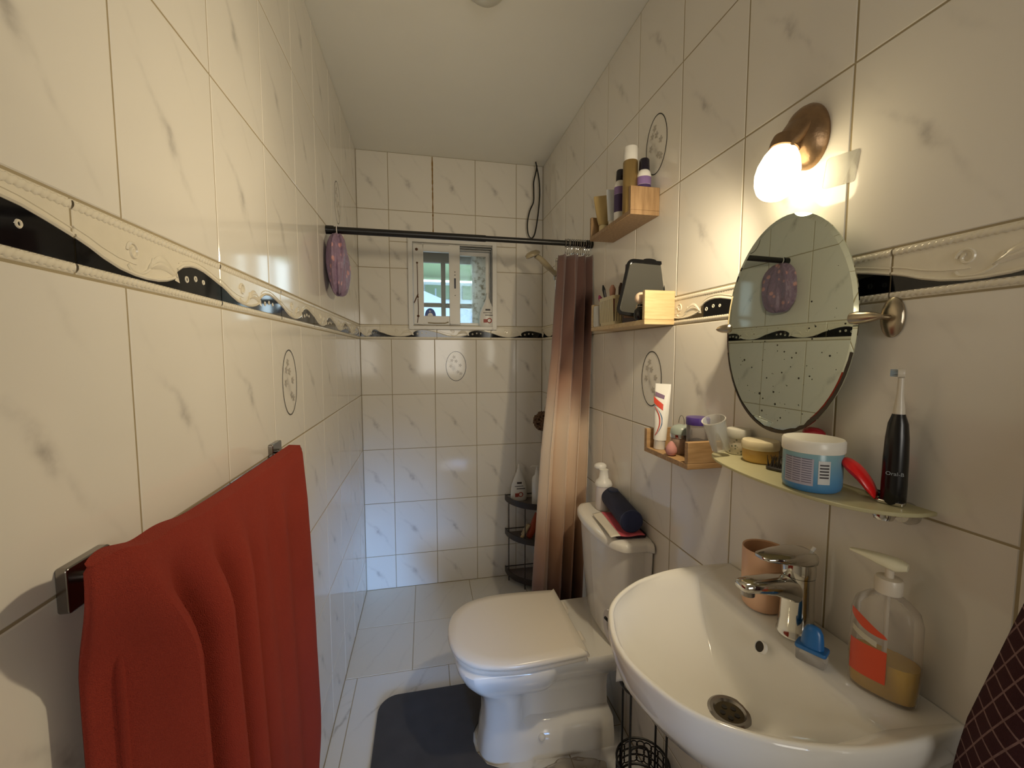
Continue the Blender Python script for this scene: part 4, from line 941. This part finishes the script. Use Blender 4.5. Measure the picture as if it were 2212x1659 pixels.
deo('purple deodorant with black cap at the near end of the upper shelf', (.690, 1.252, S1), 0)
o = thing('spray_can', 'gold spray can with white notched cap on the upper shelf', 'spray can', (.655, 1.276, S1))
G().lathe([(.0225, 0), (.0235, .002), (.0235, .165), (.022, .169)], 32).build('can_body', M('gold_metal', (168, 142, 94), .32, .75, var=.05), o)
G().lathe([(.0225, .169), (.0225, .208), (.021, .212), (.019, .212), (.018, .206), (.004, .206)], 32).build('cap', m_bot, o)
o = thing('cosmetic_tube', 'gold squeeze tube standing on its cap at the far end of the upper shelf', 'tube', (.655, 1.478, S1), D2(-28))
G().lathe([(.016, 0), (.0165, .003), (.0165, .026), (.015, .028)], 24).build('tube_cap', M('cream_cap', (214, 196, 150), .3), o)
G().loft([oval(.028, .0175, .0165, e=1), oval(.05, .024, .015, e=1), oval(.095, .032, .007, e=1), oval(.128, .037, .0015, e=1), oval(.136, .037, .0012, e=1)]).build('tube_body', M('gold_tube', (178, 154, 104), .35, .3, var=.05), o)
o = thing('white_tube', 'white squeeze tube between the gold tube and the purple deodorant', 'tube', (.656, 1.405, S1), D2(-10))
G().lathe([(.014, 0), (.014, .022)], 20).build('tube_cap', m_bot, o)
G().loft([oval(.022, .016, .015, e=1), oval(.05, .018, .012, e=1), oval(.10, .022, .005, e=1), oval(.13, .023, .0012, e=1)]).build('tube_body', M('pale_blue_white', (214, 218, 220), .35), o)
o = tag(G().loft([oval(0, .014, .012, e=1), oval(.1, .016, .010, e=1), oval(.142, .017, .0015, e=1), oval(.150, .017, .001, e=1)]).build('green_tube', M('green_plastic', (58, 92, 52), .4), None, (.690, 1.512, S1), (0, 0, D2(-30))), 'green tube tip showing behind the gold squeeze tube', 'tube')

# --- middle shelf things
S2 = 1.5175+.0146
o = thing('ribbed_box', 'white ribbed plastic box at the far end of the middle shelf', 'box', (.648, 1.484, S2), D2(0))
G().prism(rrect(-.019, .03, -.016, .016, .004), 0, .078).build('box_body', M('white_ribbed', (216, 214, 206), .4), o, bevel=.001)
for k in range(14): G().bb(-.0200, -.0188, -.0145, .0145, .006+k*.005, .0082+k*.005).build('rib', MATS['white_ribbed'], o, smooth=False)
bk = thing('ribbed_basket', 'cream slotted plastic basket of brushes on the middle shelf', 'basket', (.668, 1.396, S2))
m_bask = M('cream_basket', (214, 200, 158), .45, var=.05)
def brect(s, z): return [(x*s, y*s, z) for x, y in rrect(-.036, .036, -.062, .062, .01)]
G().loft([brect(.9, 0), brect(.9, .004)], True, True).build('basket_floor', m_bask, bk)
for z0, z1, s0, s1 in ((.0, .012, .9, .91), (.088, .1, 1.0, 1.02)):
    G().loft([brect(s0, z0), brect(s1, z1), [(x*.96, y*.97, z) for x, y, z in brect(s1, z1)], [(x*.96, y*.97, z) for x, y, z in brect(s0, z0)]], False, False).build('basket_band', m_bask, bk)
for k in range(12):
    yv = -.052+.0095*k; g = G()
    for sx_ in (-1, 1):
        g = G(); g.add([(sx_*(.0326+(.0034*z/.09)), yv+dy, z) for z in (.01, .09) for dy in (-.0034, .0034)] + [(sx_*(.0306+(.0034*z/.09)), yv+dy, z) for z in (.01, .09) for dy in (-.0034, .0034)], [(0, 1, 3, 2), (4, 6, 7, 5), (0, 2, 6, 4), (1, 5, 7, 3)])
        g.build('slat', m_bask, bk, smooth=False)
for k in range(7):
    xv = -.026+.0087*k; g = G()
    for sy_ in (-1, 1): G().bb(xv-.003, xv+.003, sy_*.0585-.001, sy_*.0585+.001, .01, .09).build('slat', m_bask, bk, smooth=False)
G().bb(-.030, .030, -.053, .053, .005, .045).build('inner_tray', M('dark_inner', (96, 78, 60), .7, var=.3, scale=60), bk, smooth=False)
for lab, nm, x, y, dx, dy, L_, c1, c2, r in (
    ('dark green makeup brush in the slotted basket', 'makeup_brush', -.012, .030, -.012, .024,   .15, (30, 40, 34), (24, 30, 28), .005),
    ('black makeup brush leaning in the slotted basket', 'makeup_brush', .006, .014, -.01, .006,  .135, (22, 22, 26), (60, 44, 40), .006),
    ('pink makeup tube sticking out of the slotted basket', 'makeup_tube', -.016, -.012, -.004, -.006,  .14, (196, 122, 120), (190, 140, 120), .009),
    ('magenta makeup brush at the far side of the slotted basket', 'makeup_brush', -.018, .046, -.014, .022,  .115, (128, 44, 84), (150, 60, 100), .006),
    ('brown makeup brush in the middle of the slotted basket', 'makeup_brush', .014, -.002, .0, -.012,  .15, (92, 66, 52), (70, 48, 40), .006),
    ('steel tweezers standing in the slotted basket', 'tweezers', -.02, .012, -.008, .018,  .13, (150, 150, 158), (120, 120, 126), .003)):
    o = thing(nm, lab, 'brush' if 'brush' in nm else nm.split('_')[-1], (.668+x, 1.396+y, S2+.046))
    G().tube([(0, 0, 0), (dx*.6, dy*.6, (L_-.046)*.6)], [r*.8, r], 10).build('handle', M(nm+'_c%d%d' % (c1[0], c1[1]), c1, .35), o)
    G().tube([(dx*.6, dy*.6, (L_-.046)*.6), (dx*.85, dy*.85, (L_-.046)*.85), (dx, dy, L_-.046)], [r*1.05, r*1.25, r*.5], 10).build('tip', M(nm+'_t%d%d' % (c2[0], c2[1]), c2, .6, var=.2), o)
# black framed vanity mirror leaning
vm = thing('vanity_mirror', 'black framed rectangular vanity mirror leaning on the middle shelf', 'mirror', (.650, 1.200, S2+.0135), 0)
MV = Matrix.Rotation(D2(-30), 4, 'Z') @ Matrix.Rotation(D2(-13), 4, 'X') @ Matrix.Rotation(D2(10), 4, 'Y')
MVl = Matrix(((1, 0, 0, 0), (0, 0, -1, 0), (0, 1, 0, 0), (0, 0, 0, 1)))
out_ = rrect(-.068, .068, 0, .186, .02); inn_ = rrect(-.058, .058, .010, .176, .012)
g = G(); nO = len(out_)
g.loft([[(x, y, -.006) for x, y in out_], [(x, y, .005) for x, y in out_], [(x, y, .005) for x, y in inn_], [(x, y, -.006) for x, y in inn_], [(x, y, -.006) for x, y in out_]], False, False, mt=MV @ MVl)
g.build('frame', m_blackpl, vm, bevel=.001)
G().prism(inn_, -.003, 0, mt=MV @ MVl).build('mirror_glass', M('clean_mirror', (214, 214, 206), .02, 1.0, var=.01), vm, smooth=False)
G().prism(ell(0, .186, .02, .006, 20), -.003, .003, mt=MV @ MVl).build('top_grip', m_blackpl, vm)
# open compact behind
o = thing('makeup_palette', 'open dark purple makeup palette with mirror behind the basket', 'palette', (.688, 1.305, S2+.001), D2(-48))
MP = Matrix.Rotation(D2(-6), 4, 'X')
G().bb(-.036, .036, -.003, .003, .0, .206, MP).build('palette_lid', M('dark_purple', (52, 34, 48), .4), o, bevel=.002)
G().bb(-.030, .030, -.0042, -.0032, .10, .172, MP).build('palette_mirror', MATS['clean_mirror'], o, smooth=False)
G().bb(-.030, .030, -.0042, -.0032, .02, .094, MP).build('palette_pans', M('palette_brown', (128, 100, 84), .7, var=.3, scale=60), o, smooth=False)
# clear black drum with sponge, bottle and red lipstick
o = tag(G().ball((0, 0, 0), .0175, 20).build('makeup_sponge', M('beige_sponge', (232, 204, 176), .7, var=.03), None, (.640, 1.165, S2+.0675)), 'round beige makeup sponge resting on a black bottle on the middle shelf', 'sponge')
o = thing('black_round_bottle', 'glossy black round bottle under the beige sponge on the middle shelf', 'bottle', (.640, 1.165, S2))
G().lathe([(.012, 0), (.018, .006), (.020, .018), (.018, .03), (.011, .038), (.009, .040), (.009, .049)], 28).build('bottle_body', M('gloss_black', (10, 9, 11), .05), o)
G().tube([(.0095*math.cos(a), .0095*math.sin(a), .041) for a in A_[::4]], .001, 6, closed=True).build('bottle_band', m_chrome, o)
o = thing('red_lipstick', 'dark red lipstick tube lying behind the near end board of the middle shelf', 'lipstick', (.666, 1.150, S2))
G().lathe([(.009, 0), (.009, .035)], 18).build('case', M('crimson_dark', (120, 26, 40), .3), o); G().lathe([(.0095, .035), (.0095, .06), (.008, .062)], 18).build('cap', m_blackpl, o)
# --- lowest shelf things
S3 = 1.1465+.0146
o = thing('toothpaste_tube', 'white toothpaste tube with red and blue stripes standing on its cap', 'toothpaste', (.653, 1.064, S3), D2(-32))
MT = Matrix.Rotation(D2(2), 4, 'Y')
G().lathe([(.0155, 0), (.016, .002), (.0155, .024), (.0165, .026)], 24, mt=MT).build('tube_cap', m_bot, o)
TP = [(.026, .0175, .0165), (.06, .0185, .0145), (.11, .0200, .0095), (.15, .0205, .0045), (.168, .0208, .0018), (.186, .0208, .0012)]
G().loft([oval(z, a, b_, e=1) for z, a, b_ in TP], mt=MT).build('tube_body', m_bot, o)
def tp_pt(u, z, off=.0005):
    a = interp([(q_[0], q_[1]) for q_ in TP], z); b_ = interp([(q_[0], q_[2]) for q_ in TP], z)
    t_ = -PI/2+u; return ((a+off)*math.cos(t_), (b_+off)*math.sin(t_), z)
def tp_strip(name, fn, mat, n=20): return G().grid(n, 4, lambda u, v: tp_pt(*fn(u, v))).build(name, mat, o).__class__
tp_strip('red_sash', lambda u, v: (-1.0+1.7*u, .142-.028*u+(v-.5)*.018), M('toothpaste_red', (206, 70, 50), .4))
tp_strip('blue_panel', lambda u, v: (-.7+1.4*u, .158-.012*u+(v-.5)*.012), M('toothpaste_violet', (120, 96, 120), .4))
for k, cc in enumerate(((186, 60, 52), (226, 222, 216), (70, 100, 140))):
    tp_strip('swirl_stripe', lambda u, v, k=k: (-.75+.9*math.sin(PI*min(1, u*1.05))**.8*(1-.12*0)+(-.16+.16*k)*math.sin(PI*u)+(v-.5)*.16, .040+.085*u), M('swirl_%d' % k, cc, .4))
o = thing('glass_pot', 'glass pot with pale blue lid and metal band on the lowest shelf', 'jar', (.682, 1.005, S3))
G().lathe([(.026, 0), (.028, .003), (.028, .04), (.026, .044)], 32).build('pot_body', M('pot_glass', (150, 128, 112), .15, var=.15, scale=50), o)
G().lathe([(.0285, .044), (.029, .046), (.029, .053), (.0285, .0535)], 32).build('metal_band', m_chrome, o)
G().lathe([(.0285, .054), (.0275, .066), (.021, .074), (.010, .078), (.002, .079)], 32).build('domed_lid', M('pale_blue_lid', (150, 160, 152), .35), o)
G().tube([(.0, .012*math.cos(a), .083+.02*math.sin(a)) for a in [PI*k/14-.1 for k in range(16)]], .0009, 6).build('wire_loop', m_steel, o)
o = tag(G().loft([[(r*math.cos(t_), r*math.sin(t_), z) for t_ in [2*PI*k/20 for k in range(20)]] for z, r in ((0, .007), (.004, .0125), (.012, .0155), (.022, .0135), (.032, .008), (.038, .003))]).build('pink_sponge', M('dusty_pink_foam', (190, 134, 128), .8, var=.06, bump=.3), None, (.640, .985, S3)), 'dusty pink egg-shaped sponge on the lowest wooden shelf', 'sponge')
o = thing('lidded_tub', 'clear tub with purple lid and dark contents on the lowest shelf', 'tub', (.683, .938, S3))
G().lathe([(.024, 0), (.0255, .002), (.0265, .085), (.0265, .09)], 32).build('tub_wall', clear('smoky_plastic', (.9, .88, .88), .32, .15, (.55, .52, .52)), o)
G().lathe([(.021, .002), (.0225, .006), (.0225, .04), (.018, .05), (.006, .054)], 24).build('contents', M('dark_contents', (62, 56, 54), .7, var=.4, scale=90), o)
G().lathe([(.0285, .09), (.029, .092), (.029, .106), (.0275, .109), (.004, .1095)], 36).build('tub_lid', M('purple_lid', (74, 52, 128), .3), o)

# ================================================================ FLOOR THINGS
# wire stand between toilet and basin, with paper roll
st = thing('paper_stand', 'black wire toilet paper stand with round basket beside the toilet', 'stand', (.632, 1.075, 0))
m_wire = m_blackmetal
for a in (30, 120, 210, 300):
    x, y = .074*math.cos(D2(a)), .074*math.sin(D2(a))
    G().tube([(x, y, 0), (x, y, .45)], .0035, 8).build('upright_wire', m_wire, st)
G().tube([(.074*math.cos(a), .074*math.sin(a), .45) for a in A_[::2]], .0035, 8, closed=True).build('top_ring', m_wire, st)
G().tube(catmull([(.064, .037, .45), (.060, .02, .56), (.052, .0, .635), (.02, .0, .65), (-.085, .0, .65), (-.115, .0, .652), (-.132, .0, .668)], 5), .0042, 8).build('roll_arm', m_wire, st)
for z in (.006, .10, .19): G().tube([(.078*math.cos(a), .078*math.sin(a), z) for a in A_[::2]], .0035, 8, closed=True).build('basket_ring', m_wire, st)
g = G()
for k in range(22):
    a = 2*PI*k/22
    for zc_, rr_ in ((.122, .013), (.145, .013), (.168, .013)):
        g.tube([((.078)*math.cos(a+rr_/.078*math.cos(t_)), .078*math.sin(a+rr_/.078*math.cos(t_)), zc_+rr_*math.sin(t_)) for t_ in [2*PI*i/10 for i in range(10)]], .002, 5, closed=True)
fg = g.build('filigree_band', m_wire, st); fg['kind'] = 'stuff'
G().tube(catmull([(-.06, -.035, .19), (-.06, -.035, .24), (-.055, -.03, .27), (-.02, -.03, .272), (.0, -.03, .25), (.004, -.03, .19)], 5), .0035, 8).build('arched_handle', m_wire, st)
pr = thing('toilet_roll', 'white toilet paper roll with hanging sheet on the black stand', 'toilet paper', (.560, 1.075, .65))
m_paper = M('white_paper', (226, 222, 218), .9, var=.03, bump=.2)
G().loft([[(x, r*math.cos(t_), r*math.sin(t_)-.0145+.0) for t_ in [2*PI*k/36 for k in range(36)]] for x, r in ((-.045, .02), (-.045, .046), (.05, .046), (.05, .02), (-.045, .02))], False, False).build('roll', m_paper, pr, angle=40)
G().grid(6, 14, lambda u, v: (-.045+.095*u, -.0465-.003*math.sin(PI*v), -.0145-.13*v)).build('hanging_sheet', m_paper, pr, solid=.0006)
sp_ = thing('spare_roll', 'spare toilet roll inside the wire basket on the floor', 'toilet paper', (.632, 1.075, .0005))
G().lathe([(.02, 0), (.055, 0), (.055, .098), (.02, .098), (.02, 0)], 36, cap=False).build('roll', M('kraft_roll', (196, 170, 150), .9, var=.12, scale=40), sp_)
# bath mat with cut-out for the toilet foot
t = NT('charcoal_mat'); o = t.co(); b = t.bsdf(t.mix(t.noise(o, 14, 4).outputs[0], rgb((66, 64, 64)), rgb((84, 81, 80))), .95); t.bump(b, t.noise(o, 900, 2).outputs[0], .8, .003); m_mat = t.done(b.outputs[0])
ol = [(p[0], p[1]) for p in rrect(-.205, .27, .95, 1.70, .075, 8)]
right = [(.27, 1.05), (.27, 1.300), (.24, 1.302), (.19, 1.33), (.158, 1.385), (.152, TY), (.158, 1.47), (.19, 1.525), (.24, 1.552), (.27, 1.553)]
n8 = 9
poly = ol[:n8]+ol[n8:2*n8]+ol[2*n8:3*n8]+ol[3*n8:4*n8]+right
bmx = G().prism(poly, .0005, .012).build('bath_mat', m_mat, smooth=False)
tag(bmx, 'charcoal grey bath mat with rounded corners around the toilet foot', 'bath mat')
# crumpled clear plastic bag
def bag_fn(u, v):
    a = 2*PI*u; r = math.sin(PI*min(1, max(0, v)))**.6
    n_ = .5*math.sin(a*5+v*9)+.5*math.sin(a*8-v*13+1)
    return (.12*r*math.cos(a)*(1+.12*n_), .05*r*math.sin(a)*(1+.12*n_), .017+.0155*(-math.cos(PI*v))*(1+.3*n_*r))
bg_ = G().grid(48, 16, bag_fn).build('plastic_bag', clear('plastic_film', (.9, .87, .82), .12, .06, (.6, .54, .46)), None, (.47, 1.235, 0), (0, 0, D2(-4)))
tag(bg_, 'crumpled clear plastic bag on the floor in front of the toilet foot', 'bag')
# yellow handled brush behind the curtain
o = thing('yellow_brush', 'yellow brush handle upright between the curtain and the toilet tank', 'brush', (.706, 1.70, 0))
G().tube([(0, 0, .05), (0, 0, .37)], .007, 10).build('handle', M('yellow_plastic', (196, 156, 44), .4), o)
G().lathe([(.018, 0), (.018, .055), (.01, .062)], 18).build('brush_head', m_bot, o)

# ================================================================ MAROON TOWEL, CEILING LAMP
t = NT('maroon_checked_cloth'); o = t.co(); mp_ = t.n('ShaderNodeSeparateXYZ'); uvn = t.n('ShaderNodeUVMap'); uvn.uv_map = 'UVMap'; t.l(uvn.outputs[0], mp_.inputs[0])
def stripes(s, per, wd):
    f = t.ma('FRACT', t.ma('MULTIPLY', s, 1/per)); return t.ma('LESS_THAN', t.ma('ABSOLUTE', t.ma('SUBTRACT', f, .5)), wd/per/2)
wv = t.noise(o, 160, 2)
ln = t.ma('MAXIMUM', stripes(mp_.outputs[0], .019, .0020), stripes(mp_.outputs[1], .022, .0024))
ln = t.ma('MULTIPLY', ln, t.ma('ADD', .45, t.ma('MULTIPLY', wv.outputs[0], .7)))
b = t.bsdf(t.mix(ln, rgb((58, 14, 24)), rgb((150, 118, 116))), .95); t.bump(b, t.noise(o, 800, 2).outputs[0], .8, .003); m_maroon = t.done(b.outputs[0])
def mar_fn(u, v):
    z = 1.48-.85*v
    edge = interp([(0, .235), (.2, .285), (.39, .328), (.6, .365), (.66, .372), (1, .40)], v)
    y = .03+(edge-.03)*u
    bul = interp([(0, .02), (.3, .045), (.6, .075), (1, .095)], v)
    x = XR-.008-bul*(.55+.45*math.sin(PI*(.12+.8*u)))-.012*math.sin(u*15+v*2)*min(1, v*3)
    return (x, y, z)
NU, NV = 70, 70
g = G().grid(NU, NV, mar_fn); mo = g.build('hand_towel', m_maroon, solid=.005, offset=-1)
me = mo.data; uvl = me.uv_layers.new(name='UVMap')
for lp in me.loops:
    co_ = me.vertices[lp.vertex_index].co
    a_ = D2(-28); U_ = (co_.y-.2)*1.15; V_ = co_.z
    uvl.data[lp.index].uv = (U_*math.cos(a_)-V_*math.sin(a_), U_*math.sin(a_)+V_*math.cos(a_))
tag(mo, 'maroon hand towel with white check lines hanging at the right edge', 'towel')
hk = thing('towel_hook', 'chrome wall hook carrying the maroon hand towel above the frame edge', 'hook', (XR, .13, 1.50))
G().lathe([(.02, 0), (.02, .005), (.014, .008)], 20, mt=MW).build('hook_plate', m_chrome, hk); G().tube([(-.006, 0, 0), (-.035, 0, -.004), (-.044, 0, .012)], .005, 10).build('hook_arm', m_chrome, hk)
cl = thing('ceiling_lamp', 'unlit round white ceiling fitting at the top edge above the toilet', 'ceiling lamp', (.205, 1.37, ZC))
G().lathe([(.062, 0), (.062, -.008), (.058, -.012)], 36).build('ceiling_rose', M('grey_white_rim', (170, 168, 158), .4), cl)
G().lathe([(.054, -.011), (.052, -.022), (.04, -.032), (.02, -.038), (.003, -.040)], 36).build('dome', M('opal_dome', (206, 204, 192), .3), cl)
